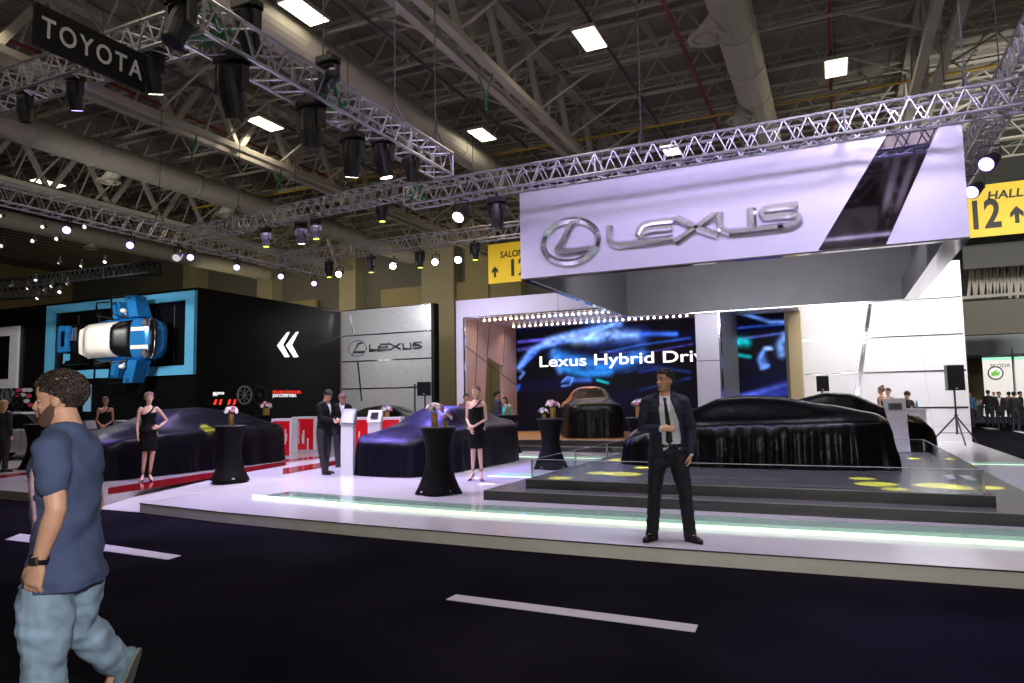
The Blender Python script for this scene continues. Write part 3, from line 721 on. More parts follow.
def duct(u, z, r, lab, drops, v0=3, v1=38):
    t = thing('air_duct', lab, 'duct', (u, 20, z))
    mb = MB(); k = 0; y = v0; R = []
    mb.tube((u, v0, z), (u, v1, z), r, n=24); mb.build('duct_pipe', duct_m, t, world=True, smooth=False)
    while y < v1: MB().tube((u, y, z), (u, y+.05, z), r+.02, n=24).build('duct_joint', duct_m, t, world=True); y += 2.25
    for (x, y, zb) in drops:
        d = MB(); d.tube((u+(x-u)*.3, y, z), (x, y, z-.5), r*.55, r*.5, n=16); d.tube((x, y, z-.4), (x, y, zb), r*.5, n=16); d.build('drop_duct', duct_m, t, world=True)
        e = MB(); e.lathe([(r*.5, .12), (r*.85, .06), (r*.9, 0), (r*.7, -.02), (r*.62, .05)], (x, y, zb), 20)
        for i in range(8): 
            a = 2*PI*i/8; e.bar((x, y, zb+.02), (x+r*.62*math.cos(a), y+r*.62*math.sin(a), zb+.02), .03, .05)
        e.build('swirl_diffuser', duct_m, t, world=True)
duct(-12.95, 11.55, .50, 'thick cream air duct running above the lighting truss left of the middle girder', [(-13.2, 27.5, 10.2)])
duct(-24.6, 11.1, .50, 'long cream air duct with drop diffusers at the left under the roof', [(-25.6, 17.9, 10.5), (-25.5, 23.6, 10.5), (-25.4, 29, 10.5)])
duct(-1.95, 11.5, .52, 'thick cream air duct with two round diffusers above the canopy', [(-2.6, 17.9, 10.9), (-2.45, 23.9, 10.9)])
duct(-36.9, 11.0, .45, 'furthest left cream air duct under the roof', [(-36.9, 24.9, 10.4)])
# lit ceiling lamps
LL = [((304,12), 'large lit ceiling lamp above the row of moving head lights'), ((590,39), 'lit ceiling lamp right of the middle girder near the top centre'),
      ((836,68), 'square looking lit ceiling lamp above the mirrored slash of the canopy'), ((482,135), 'lit ceiling lamp just left of the middle girder, above the canopy left end'),
      ((265,124), 'lit ceiling lamp behind the lighting truss below the black moving heads'), ((226,191), 'lit ceiling lamp beside the diffusers of the long left duct'),
      ((48,183), 'dim lit ceiling lamp above the far left truss'), ((14,120), 'lit ceiling lamp cut by the left frame edge below the hanging black banner'),
      ((358,235), 'small lit ceiling lamp in the middle distance between the two long trusses'), ((671,150), 'lit ceiling lamp half hidden behind the truss over the canopy')]
def lamp(p, lab):
    t = thing('ceiling_lamp', lab, 'ceiling lamp', p)
    MB().box(-.34, .34, -.64, .64, .0, .10).build('housing', steel_m, t)
    tb = MB()
    for i in range(6): tb.box(-.30+i*.104, -.22+i*.104, -.6, .6, -.02, 0)
    tb.build('lit_tube', lamp_panel, t)
    MB().tube((0,-.4,.1), (0,-.4,1.3), .008, n=5).tube((0,.4,.1), (0,.4,1.3), .008, n=5).build('hanger', cable_m, t)
    return t
for (x, y), lab in LL:
    p = gz(x, y, 11.75)
    lamp((p.x, p.y, 11.75), lab)
ab = bpy.data.lights.new
def area(name, loc, target, sx, sy, power, col, spread=None):
    L = bpy.data.lights.new(name, 'AREA'); L.shape = 'RECTANGLE'; L.size = sx; L.size_y = sy; L.energy = power; L.color = col
    if spread: L.spread = math.radians(spread)
    o = bpy.data.objects.new(name, L); COL.objects.link(o); o.location = loc
    o.rotation_euler = (V(target)-V(loc)).to_track_quat('-Z', 'Y').to_euler(); return o
def spot(name, loc, target, power, col, size=30, blend=.5, r=.06):
    L = bpy.data.lights.new(name, 'SPOT'); L.energy = power; L.color = col; L.spot_size = math.radians(size); L.spot_blend = blend; L.shadow_soft_size = r
    o = bpy.data.objects.new(name, L); COL.objects.link(o); o.location = loc
    o.rotation_euler = (V(target)-V(loc)).to_track_quat('-Z', 'Y').to_euler(); return o
# yellow hall banners
def hall_banner(x0, x1, z0, z1, v, lab, s, num, ax, up):
    t = thing('hall_banner', lab, 'banner', ((x0+x1)/2, v, z0))
    MB().box(x0, x1, v, v+.05, z0, z1).build('banner_cloth', banner_y, t, world=True)
    q = gy(500, 258, v); text_mesh(s, .52, .004, 'banner_words', ink, t, (q.x, v-.01, q.z), FRONT, sx=.9, shear=.1, bold=.01)
    q = gy(507.5, 276, v); text_mesh(num, 1.35, .004, 'banner_number', ink, t, (q.x, v-.01, q.z), FRONT, bold=.03)
    a = MB().prism([(ax-.07,z0+.35),(ax+.07,z0+.35),(ax+.07,z0+.7),(ax+.2,z0+.7-.12),(ax+.2,z0+.78),(ax,z0+1.0),(ax-.2,z0+.78),(ax-.2,z0+.58),(ax-.07,z0+.7)], v-.012, v-.002, 'xz')
    a.build('arrow', ink, t, world=True)
VB = 36.
A, B = gy(488,245,VB), gy(489,284,VB)
hall_banner(A.x, A.x+5.2, B.z, A.z, VB, 'yellow hall banner with black lettering partly hidden behind the left end of the canopy', 'SALON / HALL', '12', gy(495,272,VB).x, 1)
A, B = gy(945,190,VB), gy(1024,233,VB)
t = thing('hall_banner', 'yellow hall banner with big black number behind the right end of the canopy', 'banner', (A.x, VB, B.z))
zt_ = gy(1024,180,VB).z; x1 = gy(1024,200,VB).x+2.5
MB().box(A.x, x1, VB, VB+.05, B.z, zt_).build('banner_cloth', banner_y, t, world=True)
q = gy(987,200,VB); text_mesh('HALL', .52, .004, 'banner_words', ink, t, (q.x, VB-.01, q.z), FRONT, sx=1.05, shear=.15, bold=.012)
q = gy(970.5,229,VB); text_mesh('12', 1.75, .004, 'banner_number', ink, t, (q.x-.1, VB-.01, q.z), FRONT, bold=.05, sx=.72)
q = gy(1017.5,223,VB); ax = q.x; z0 = q.z-.35
MB().prism([(ax-.08,z0+.35),(ax+.08,z0+.35),(ax+.08,z0+.75),(ax+.24,z0+.6),(ax+.24,z0+.82),(ax,z0+1.1),(ax-.24,z0+.82),(ax-.24,z0+.6),(ax-.08,z0+.75)], VB-.012, VB-.002, 'xz').build('arrow', ink, t, world=True)
# black hanging banner, top left
HX = -8.
def hq(x, y): q = gx(x, y, HX); return (q.y, q.z)
A, B, C, D = hq(35,5), hq(146,52), hq(146,92), hq(35,44)
y0, y1 = (A[0]+D[0])/2, (B[0]+C[0])/2; zt_ = (A[1]+B[1])/2; zb_ = (C[1]+D[1])/2
t = thing('hanging_banner', 'black hanging banner with white capital letters near the top left', 'banner', (HX, y0, zb_))
MB().box(HX-.05, HX, y0, y1, zb_, zt_).build('banner_board', black_matte, t, world=True)
o = text_mesh('TOYOTA', .33, .003, 'banner_words', white_ink, t, (HX+.004, y0+.07, zb_+(zt_-zb_)*.27), RIGHTF, bold=.004, sp=1.28)
w_ = max(v.co.x for v in o.data.vertices); o.scale = ((y1-y0-.13)/w_, 1, 1)
MB().tube((HX, y0+.8, zt_), (HX, y0+.8, 13.3), .008, n=4).tube((HX, y1-.1, zt_), (HX, y1-.1, 13.3), .008, n=4).build('hanging_wire', cable_m, t, world=True)

# ---------------------------------------------------------------- lighting trusses
def truss(p, q, w, lab, m_=None, seg=None, r=.025, wires=()):
    m_ = m_ or truss_m; p, q = V(p), V(q); t = thing('lighting_truss', lab, 'truss', (p+q)/2)
    d = (q-p); L = d.length; d.normalize(); s = d.cross(V((0,0,1))).normalized()*w/2; u = V((0,0,w/2))
    cs = [s+u, -s+u, -s-u, s-u]
    for c in cs: MB().tube(p+c, q+c, r, n=8).build('chord', m_, t, world=True)
    n = max(2, int(round(L/(seg or w*.95)))); st = L/n; mb = MB()
    for k in range(4):
        a, b = cs[k], cs[(k+1) % 4]
        for i in range(n):
            x, y = p+d*(i*st), p+d*((i+.5)*st); z = p+d*((i+1)*st)
            mb.tube(x+a, y+b, r*.5, n=5, cap=False); mb.tube(y+b, z+a, r*.5, n=5, cap=False)
        for e in (p, q, *[p+d*(L*f) for f in (.25,.5,.75)]): mb.tube(e+a, e+b, r*.6, n=5, cap=False)
    mb.build('lacing', m_, t, world=True)
    if wires:
        k = MB()
        for f in wires:
            e = p+d*(L*f); MB().tube(e+u*3, (e.x, e.y, 10.8), .012, n=4).build('hoist_chain', cable_m, t, world=True); k.tube(e+s+u, e+u*3, .02, n=4).tube(e-s+u, e+u*3, .02, n=4)
            k.build('hoist_bridle', cable_m, t, world=True); k = MB()
    return t
truss((-8.3,12.75,6.16), (9,12.75,6.28), .40, 'long aluminium box truss running directly above the canopy sign', r=.028, wires=(.04,.3,.6,.9))
truss((-7.25,6.1,6.62), (-7.25,12.45,6.62), .46, 'big aluminium truss hung with black moving heads at the top left of centre', r=.03, wires=(.4,.72,.95))
truss((-14,6.3,6.62), (-7.5,6.3,6.62), .40, 'aluminium truss below the black hanging banner', r=.026, wires=(.3,))
truss((-16.8,2.5,6.5), (-16.8,20.4,6.5), .42, 'long left truss carrying the row of purple glowing lamps', r=.024, wires=(.3,.6,.9))
truss((-16.5,14.1,6.55), (-8.5,13.2,6.55), .36, 'aluminium truss linking the left truss to the end of the canopy truss', r=.022, wires=(.25,.75))
truss((-16.6,17.75,6.5), (-4.5,17.75,6.5), .36, 'rear aluminium truss with bright starry lamps above the silver wall', r=.022, wires=(.3,.6))
truss((2.85,4.5,6.75), (2.85,24,6.75), .40, 'aluminium truss running away at the right edge behind the canopy', r=.026, wires=(.5,.8))
for a, b, lab in (((-29,16,6.4),(-18.5,14.5,5.85),'black truss with small white spotlights above the blue framed window'), ((-34,15,6.0),(-24.2,15,5.7),'lower black truss ending in a cluster of small spotlights')):
    truss(a, b, .35, lab, black_truss_m, r=.03)
def strap(p, lab, s=.5):
    p = V(p); mb = MB()
    for a, b in (((-s/2,0,0),(0,0,s*1.3)),((s/2,0,0),(0,0,s*1.3)),((-s/2,.2,0),(s/2,.2,.1)),((0,-.2,0),(0,0,s*1.3)),((-s/2,0,0),(s/2,0,-.05))): mb.bar(p+V(a), p+V(b), .06, .03)
    props(mb.build('lifting_strap', green_strap), lab, 'strap')
strap((-8.1,12.75,6.1), 'green lifting strap round the left end of the canopy truss', .3)
strap((-7.25,6.3,6.5), 'green lifting strap at the truss corner right of the black banner', .55)
strap((-7.25,8.8,6.5), 'green lifting strap on the truss between the big black moving heads', .45)
for x, y in ((777,545),(222,66)): pass
for p, lab in (((-19.4,16.5,10.2),'green sling hanging from the far left girder'), ((-8.5,17.0,10.2),'dark green sling hanging from the middle girder near the top centre'), ((-19.4,20.5,10.2), 'green sling further along the far left girder')):
    p = V(p); mb = MB().bar(p+V((-.25,0,.7)), p, .05, .03).bar(p+V((.25,0,.7)), p, .05, .03).tube(p, p-V((0,0,.4)), .03)
    props(mb.build('hanging_sling', green_strap), lab, 'strap')

# ---------------------------------------------------------------- lamps on the trusses
lens_dark = mat('dark_lens', (.03,.03,.035), .1)
def lens_mat(nm, c, s): return mat(nm, c, .3, emit=c, es=s)
lens_p = lens_mat('lit_violet_lens', (.50,.38,1.), 3.2); lens_w = lens_mat('lit_white_lens', (1,.93,.8), 14); lens_star = lens_mat('lit_bright_lens', (1,.95,.8), 45)
lens_y = lens_mat('lit_yellow_green_lens', (.75,1,.1), 3.0)
def moving_head(p, lab, size=1., tilt=(0,0), lens=None, zt=None):
    """black moving head hung from base p (top point), pointing along tilt (yaw, tip degrees from straight down)"""
    t = thing('moving_head_light', lab, 'stage light', p)
    MB().box(-.17*size, .17*size, -.12*size, .12*size, -.12*size, 0).build('base', black_plastic, t, bevel=.02)
    y = MB().box(-.2*size, -.15*size, -.05*size, .05*size, -.42*size, -.1*size).box(.15*size, .2*size, -.05*size, .05*size, -.42*size, -.1*size).box(-.2*size, .2*size, -.05*size, .05*size, -.16*size, -.11*size)
    y.build('yoke', black_plastic, t)
    R = Matrix.Rotation(math.radians(tilt[0]), 3, 'Z') @ Matrix.Rotation(math.radians(tilt[1]), 3, 'X'); c = V((0,0,-.38*size))
    h = MB(); h.lathe([(.05,.26),(.10,.24),(.13,.10),(.14,-.05),(.12,-.26),(.125,-.3),(.10,-.30)], n=16).scale(size).xf(R, c)
    hd = h.build('lamp_head', black_plastic, t, smooth=False)
    MB().lathe([(.001,-.306),(.098,-.306),(.098,-.299),(.001,-.299)], n=16).scale(size).xf(R, c).build('lens', lens or lens_dark, hd)
    MB().tube((0,0,0),(0,0,.1*size),.03).build('clamp', black_plastic, t)
    return t
def par(p, lab, size=1., aim=(0,-.6,-.8), lens=None, shell=None):
    t = thing('par_lamp', lab, 'stage light', p); c = V((0,0,-.22*size)); R = (-V(aim)).to_track_quat('Z', 'Y').to_matrix()
    b = MB().lathe([(.05,.16),(.08,.15),(.10,.02),(.115,-.12),(.10,-.12)], n=16).scale(size).xf(R, c).build('lamp_body', shell or black_plastic, t, smooth=False)
    MB().lathe([(.001,-.128),(.098,-.128),(.098,-.119),(.001,-.119)], n=16).scale(size).xf(R, c).build('lens', lens or lens_w, b)
    MB().bar((-.13*size,0,-.22*size),(-.13*size,0,0),.02).bar((.13*size,0,-.22*size),(.13*size,0,0),.02).bar((-.13*size,0,0),(.13*size,0,0),.02).tube((0,0,0),(0,0,.1),.02).build('bracket', black_plastic, t)
    return t
TW = V((0,0,0))
def T(x, y, ax, c, dz=.3): q = (gx if ax == 'x' else gy)(x, y, c); return (q.x, q.y, q.z+dz)
moving_head(T(232,76,'x',-7.25), 'big black moving head hanging tilted below the truss, left of the tall upright one', 1.25, (20,25))
moving_head(T(311,118,'x',-7.25), 'big black moving head hanging upright in the middle of the truss row', 1.2, (0,4))
moving_head(T(352,150,'x',-7.25), 'moving head with a white lit lens, second from the right end of the row', 1.1, (40,22), lens_w)
moving_head(T(383,153,'x',-7.25), 'moving head with a warm lit lens near the end of the big truss', 1.1, (-20,14), lens_w)
moving_head(T(247,22,'x',-7.25), 'black moving head at the top of the frame above the big truss', 1.1, (10,30))
moving_head(T(181,6,'x',-7.25,.2), 'black moving head cut by the top frame edge beside the truss corner', 1.1, (0,-20))
q = T(328,68,'x',-7.1,.0); moving_head((q[0], q[1], 7.2), 'black lamp standing on top of the truss in front of the thick duct', 1.0, (60,85))
moving_head(T(411,166,'x',-7.25), 'dark moving head at the far end of the big truss', .9, (0,10))
moving_head(T(153,70,'y',6.3), 'moving head with white lit lens at the right end of the black banner', .9, (30,25), lens_w)
moving_head(T(75,92,'y',6.3,.25), 'moving head with violet lit lens under the left truss below the banner', .75, (30,20), lens_p)
moving_head(T(25,105,'y',6.3,.25), 'dark moving head at the left under the banner truss', .75, (0,5))
for i, (x, y) in enumerate(((68,231),(131,246),(191,258),(237,268),(281,277),(314,284))):
    par(T(x,y,'x',-16.8,.26), ['leftmost violet glowing lamp of the row on the long left truss','violet glowing lamp second from the left on the long left truss','very bright violet glowing lamp above the corner of the blue frame','violet glowing lamp right of the blue frame corner','violet glowing lamp second from the right on the long left truss','rightmost violet glowing lamp at the end of the long left truss'][i], .95, (.55,-.65,-.45), lens_p)
for x, y, lab in ((266,238,'dark moving head with yellow green lens, leftmost on the linking truss'),(316,230,'dark moving head with yellow green lens right of the white lit one'),(382,212,'dark moving head with yellow green lens at the right part of the linking truss')):
    moving_head(T(x,y,'y',13.8,.28), lab, .75, (0,3), lens_y)
moving_head(T(301,232,'y',13.9,.28), 'moving head with round white lens on the linking truss', .85, (20,12), lens_w)
for x, y, lab in ((329,270,'small yellow green lens head, leftmost on the rear truss'),(371,265,'small yellow green lens head left of the brightest star lamp'),(420,260,'small yellow green lens head between the two star lamps'),(475,252,'small yellow green lens head right of the second star lamp')):
    moving_head(T(x,y,'y',17.7,.28), lab, .75, (0,3), lens_y)
for x, y, lab, m_ in ((340,276,'warm white lamp at the left end of the rear truss',lens_w),(394,268,'brightest starry white lamp on the rear truss',lens_star),(436,264,'round warm white lamp on the rear truss in front of the pilaster',lens_w),(459,262,'second bright starry lamp on the rear truss, nearest the yellow banner',lens_star)):
    par(T(x,y,'y',17.7,.28), lab, .95, (.25,-.9,-.3), m_)
par(T(461,213,'y',12.75,.25), 'white lit lamp with barn doors under the left end of the canopy truss', 1.2, (-.1,-.7,-.7), lens_w)
moving_head(T(497,212,'y',12.75,.3), 'big dark moving head under the canopy truss just left of the sign', 1.0, (0,5))
par(T(990,162,'x',2.75,.3), 'upper violet white lamp on the right truss beside the yellow banner', 1.3, (-.5,-.7,-.5), lens_p)
par(T(975,190,'x',2.75,.3), 'lower violet white lamp beside the right edge of the canopy', 1.3, (-.5,-.7,-.5), lens_p)
for i, (x, y) in enumerate(((2,217),(44,228),(58,240),(86,228),(3,247),(34,242))):
    par(T(x,y,'y',15.3,.2), ['small lamp at the left frame edge above the black truss','white faced floodlight on the black truss near the left truss','small dark lamp below the white faced floodlight','silver floodlight just right of the leftmost violet lamp','small dark lamp at the left edge by the black bar','small dark lamp left of the floodlights'][i], .7, (.3,-.85,-.3), mat('dim_lens', (.5,.5,.5), .2, emit=(1,1,1), es=.5))
wl_ = lens_mat('lit_small_lens', (1,1,1), 1.6)
for i, (x, y) in enumerate(((60,265),(82,268),(105,264),(12,288),(28,290),(36,282),(45,292),(52,288),(60,294),(68,286),(38,300))):
    par(T(x,y,'y',15.,.2), ['small white spotlight, left of three on the upper black truss','small white spotlight, middle of three on the upper black truss','small white spotlight, right of three on the upper black truss',
        'leftmost tiny spotlight of the cluster on the lower black truss','tiny spotlight second from left in the cluster','tiny spotlight at the top of the cluster','tiny spotlight left of the cluster middle','tiny spotlight in the middle of the cluster','tiny low spotlight of the cluster','tiny spotlight at the right end of the cluster','tiny spotlight at the bottom left of the cluster'][i], .5, ((i%3-1)*.5,-.6,-.6), wl_ if i % 2 == 0 else MATS['dim_lens'], shell=MATS['black_plastic'])
par(T(178,254,'x',-16.6,.2), 'silver floodlight next to the very bright violet lamp', 1.1, (.3,-.6,-.6), MATS['dim_lens'], shell=chrome_s)
for x, y in ((-6.2,8.9),(.3,4.2),(-11.6,3.9),(.3,13.5),(6.2,8.9),(-6.2,-1),(.3,-6),(-12.4,-6),(6.2,-1)):
    lamp((x, y, 11.75), 'lit ceiling lamp high above the walkway, reflected in the mirrored slash')['group'] = 'ceiling lamps above the walkway'
# ---------------------------------------------------------------- covered cars
def interp(pr, x):
    if x <= pr[0][0]: return pr[0][1]
    for (a, b), (c, d) in zip(pr, pr[1:]):
        if x <= c:
            t = (x-a)/(c-a); t = t*t*(3-2*t)*.5+t*.5; return b+(d-b)*t
    return pr[-1][1]
def covered_car(name, lab, loc, rz, L, W, centre, shoulder, m_, cab=.62, seed=0, flare=.10, fold=.035, nf=26, gather=(), group=None, cat='covered car', exp=5.0):
    """centre/shoulder: height along x (x from -L/2 rear to L/2 front) of the roof line and of the side line"""
    t = thing(name, lab, cat, loc, rz, group)
    NT, NR, NS = (560 if nf > 34 else 360), 30, 16; vs = []; fs = []; R = random.Random(seed)
    def H(x, y):
        zc, zs = interp(centre, x/L), interp(shoulder, x/L); k = min(1, abs(y)/(W/2)); c = cab
        f = 1/(1+math.exp((k-c)*11)); f /= 1/(1+math.exp(-c*11))
        return zs*(1-.05*k*k) + (zc-zs)*f
    ang = [2*PI*i/NT for i in range(NT)]
    foot = []
    for a in ang:
        c, s = math.cos(a), math.sin(a); r = (abs(c)**exp+abs(s)**exp)**(-1/exp); foot.append((c*r*L/2, s*r*W/2))
    for j in range(NR+1):
        k = (j/NR)**.75
        for x, y in foot:
            X, Y = x*k, y*k; z = H(X, Y)
            if k > .93: z -= ((k-.93)/.07)**2*.06
            z += .010*noise.noise(V((X*1.5+seed, Y*4, 0))) + .012*abs(noise.noise(V((X*5+Y*3+seed, Y*1.3-X, 4))))
            vs.append(V((X, Y, z)))
    fo = [noise.noise(V((math.cos(a)*nf*.32+seed, math.sin(a)*nf*.32, seed*1.3)))*1.5 + .7*noise.noise(V((math.cos(a)*nf*.8, math.sin(a)*nf*.8, seed+4.))) for a in ang]
    for j in range(1, NS+1):
        q = j/NS
        for i, (x, y) in enumerate(foot):
            ze = vs[NR*NT+i].z; z = ze*(1-q)+.012*q
            nx, ny = x/(L/2), y/(W/2); e = 6; nx, ny = math.copysign(abs(nx)**e, nx), math.copysign(abs(ny)**e, ny); l = math.hypot(nx, ny) or 1
            d = .05*math.sin(min(1, q*3)*PI/2) + flare*q**2 + fold*fo[i]*(q**.6)*(1+.6*noise.noise(V((i*14./NT, z*2.5, seed)))) + .012*noise.noise(V((x*3, y*3, z*5)))
            for ga, gw, gd in gather:
                da = abs((ang[i]-ga+PI) % (2*PI)-PI); d += gd*math.exp(-(da/gw)**2)*q
            vs.append(V((x+nx/l*d, y+ny/l*d, z)))
    n = NR+1+NS
    for j in range(n-1):
        for i in range(NT): fs.append((j*NT+i, j*NT+(i+1) % NT, (j+1)*NT+(i+1) % NT, (j+1)*NT+i))
    mb = MB(); mb.v = vs; mb.f = fs
    mb.build('cloth_cover', m_, t, smooth=True)
    return t
sed_c = [(-.5,1.04),(-.40,1.12),(-.22,1.36),(-.05,1.44),(.08,1.40),(.25,1.08),(.38,.94),(.5,.74)]
sed_s = [(-.5,1.0),(-.2,1.0),(.2,.95),(.4,.86),(.5,.72)]
# car on the stage: nose to the left (-X)
carC = covered_car('covered_car', 'low sports car under a black satin cover on the stepped stage behind the security guard', (-1.50, 13.95, .45), PI, 4.55, 1.86,
    [(-.5,.88),(-.44,.95),(-.30,1.08),(-.12,1.24),(.0,1.27),(.10,1.24),(.26,.98),(.38,.84),(.5,.58)], [(-.5,.84),(-.3,.84),(0,.80),(.3,.74),(.5,.54)], satin, seed=3, flare=.07, fold=.075, nf=50, cab=.60)
carB = covered_car('covered_car', 'car under a black cover with violet lit bonnet between the kiosk and the bar table', (-8.64, 14.80, .15), -PI/2-.03, 5.0, 2.1,
    [(a, b*1.0) for a, b in sed_c], sed_s, satin_violet_tint, seed=8, flare=.03, fold=.03, nf=30, cab=.62, exp=4.2)
carA = covered_car('covered_car', 'large saloon car under a black cover behind the woman with her hand on her hip', (-14.65, 12.35, .16), PI/2+.0-PI, 5.5, 2.05,
    [(-.5,1.0),(-.42,1.10),(-.25,1.38),(-.05,1.48),(.1,1.44),(.28,1.12),(.4,.98),(.5,.80)], sed_s, satin_blue_black, seed=12, flare=.05, fold=.04, nf=30, cab=.64)
p = gd(588, 440, 22.3)
carD = thing('covered_car', 'tall car under an orange and black cover on the rear stage before the video wall', 'covered car', (-7.65, 22.9, .465), -PI/2+.42)
c2 = covered_car('cover_tmp', None, (0,0,0), 0, 3.7, 1.85, [(-.5,1.45),(-.3,1.62),(0,1.66),(.18,1.62),(.34,1.25),(.5,1.12)], [(-.5,1.15),(0,1.15),(.3,1.12),(.5,1.08)], satin, seed=21, flare=.02, fold=.02, nf=20, cab=.66)
for ch in kids(c2):
    ch.parent = carD; me = ch.data; me.materials.clear(); me.materials.append(satin); me.materials.append(orange_satin)
    for pg in me.polygons:   # orange cloth over the roof and its left shoulder, black over the nose
        c = pg.center
        orange = (c.z > 1.0 and c.x < .8 and not (c.x > .3 and -.62 < c.y < .66)) or c.z > 1.60
        pg.material_index = 1 if orange else 0
bpy.data.objects.remove(c2)
carE = covered_car('covered_car', 'car under a black cover behind the white kiosk at the right of the stage', (-.25, 20.0, .15), 0, 4.7, 1.95, [(-.5,.8),(-.35,1.0),(-.2,1.40),(0,1.62),(.12,1.58),(.3,1.22),(.42,1.05),(.5,.74)], [(-.5,.8),(0,1.0),(.35,.95),(.5,.72)], satin, seed=31, flare=.03, fold=.02, nf=20, exp=3.6)
carF = covered_car('covered_car', 'distant car under a black cover behind the two men at the kiosk', (-15.6, 22.6, .15), -.3, 4.8, 1.95, sed_c, sed_s, satin, seed=41, flare=.04, fold=.02, nf=20)

# ---------------------------------------------------------------- cocktail tables and flowers
def table_proto():
    t = thing('cocktail_table', 'x', 'table', (0,0,0), 0)
    R = []; n = 48
    for z, r, sq in ((0,.40,1.),(.015,.40,1.),(.10,.355,1.),(.25,.29,.9),(.45,.225,.6),(.62,.205,.3),(.80,.225,.15),(.95,.262,.05),(1.05,.292,0),(1.10,.305,0)):
        ring = []
        for i in range(n):
            a = 2*PI*i/n; k = abs(math.cos(2*a)); rr = r*(1-.17*sq*(1-k**.6)); zz = z
            if z < .26: zz = z+.10*sq*(1-k**.35)*(1-z/.26)
            ring.append(V((rr*math.cos(a), rr*math.sin(a), zz)))
        R.append(ring)
    MB().rings(R, closed=False).build('stretch_cover', spandex, t, smooth=True)
    MB().lathe([(.30,1.095),(.307,1.10),(.307,1.118),(.296,1.124)], n=40).build('tabletop', mat('dark_tabletop', (.016,.014,.024), .45), t, smooth=False)
    return t
tp = table_proto(); first = [True]
def table(p, lab, rz=0):
    o = tp if first[0] else copy_tree(tp); first[0] = False
    o.location = p; o.rotation_euler.z = rz; o['label'] = lab; return o
tA = table((-6.17,10.36,.15), 'black stretch covered cocktail table in front of the purple topped car', .35)
tB = table((-11.34,10.75,.15), 'black stretch covered cocktail table beside the woman with her hand on her hip', .2)
tC = table((-5.93,14.9,.15), 'black stretch covered cocktail table in front of the orange covered car', .5)
tL = table((-18.6,11.3,.16), 'black stretch covered cocktail table behind the man in the blue t-shirt', .1)
pD = gd(641, 470, 15.6)
tD = table((pD.x, pD.y, .15), 'black cocktail table half hidden behind the security guard', .2)
pg_ = gz(505, 470); tF = table((-8.9, 19.0, .15), 'cocktail table half hidden behind the black covered car in front of the couple', .2)
petal = {'pink': mat('petal_pink', (.55,.12,.26), .5), 'white': mat('petal_white', (.65,.60,.56), .5), 'lilac': mat('petal_lilac', (.38,.26,.5), .5), 'blush': mat('petal_blush', (.62,.35,.38), .5)}
def flowers(p, lab, vr, vh, br, cols_, seed, n=16):
    t = thing('flower_arrangement', lab, 'flowers', p); R = random.Random(seed)
    MB().lathe([(vr*.9,0),(vr,.01),(vr*1.0,vh*.5),(vr*1.05,vh),(vr*.9,vh),(vr*.85,vh-.03)], n=18).build('vase', gold_m, t)
    lf = MB()
    for i in range(26):
        a = R.uniform(0, 2*PI); e = R.uniform(.0, 1.25); L = br*R.uniform(.8, 1.3); d = V((math.cos(a)*math.cos(e), math.sin(a)*math.cos(e), math.sin(e))); b = V((0,0,vh+.02))
        s = d.cross(V((0,0,1))).normalized()*.014; c = b+d*L*.6
        lf.add([b, c+s, b+d*L, c-s, c+V((0,0,.006))], [(0,1,4),(1,2,4),(2,3,4),(3,0,4)]); lf.tube(b, b+d*L, .002, n=4)
    lf.build('foliage', leaf_m, t)
    for i in range(n):
        a = i*2.4; e = math.asin(min(1, (i+.5)/n)); rr = br*R.uniform(.75,1); c = V((rr*math.cos(a)*math.cos(e), rr*math.sin(a)*math.cos(e), vh+.04+rr*math.sin(e)*.8)); fr = br*R.uniform(.24,.36)
        mb = MB(); mb.ell(c, (fr*.5,fr*.5,fr*.5), n=8, k=5)
        dv = (c-V((0,0,vh))).normalized()
        qm = dv.to_track_quat('Z', 'Y').to_matrix()
        for k in range(7):
            b = 2*PI*k/7+i; o = qm @ V((math.cos(b)*fr*.62, math.sin(b)*fr*.62, fr*.12)); mb.ell(c+o, (fr*.42,fr*.42,fr*.22), qm, n=7, k=4)
        mb.build('blossom', petal[cols_[i % len(cols_)]], t, smooth=True)
    return t
def on(t, dx, dy): return (t.location.x+dx, t.location.y+dy, t.location.z+1.124)
flowers(on(tA, -.07, 0), 'tall gold vase of pink and white flowers on the nearest middle cocktail table', .055, .24, .155, ['pink','white','blush','white'], 1)
flowers(on(tA, .14, .02), 'small gold vase of white and pink flowers beside the tall vase on the middle table', .038, .10, .105, ['white','white','pink'], 2, 11)
flowers(on(tB, 0, 0), 'gold vase of white and pink flowers on the leftmost clearly visible cocktail table', .055, .23, .15, ['white','pink','white','blush'], 3)
flowers(on(tC, .07, 0), 'taller gold vase of pink and white flowers on the table before the orange covered car', .06, .25, .16, ['white','pink','blush','white'], 4)
flowers(on(tC, -.16, .02), 'shorter gold vase of pale flowers on the table before the orange covered car', .045, .10, .13, ['white','lilac','white'], 5, 11)
flowers(on(tD, -.02, 0), 'rose gold vase of lilac and white flowers just left of the security guard', .06, .25, .15, ['lilac','white','pink'], 6)
flowers(on(tD, .17, .02), 'small vase of white flowers touching the left side of the security guard', .045, .12, .11, ['white','white','lilac'], 7, 10)
flowers(on(tL, .05, 0), 'gold vase of cream flowers on the table behind the man in the blue t-shirt', .055, .22, .14, ['white','blush','white'], 8)
flowers(on(tF, -.02, 0), 'gold vase of cream flowers next to the couple behind the covered car', .06, .18, .14, ['blush','white'], 9, 10)
q = gd(266, 412, 22); flowers((q.x, q.y, q.z-.1), 'gold vase of white and pink flowers behind the roof of the left covered car', .10, .22, .19, ['white','pink','white'], 10)
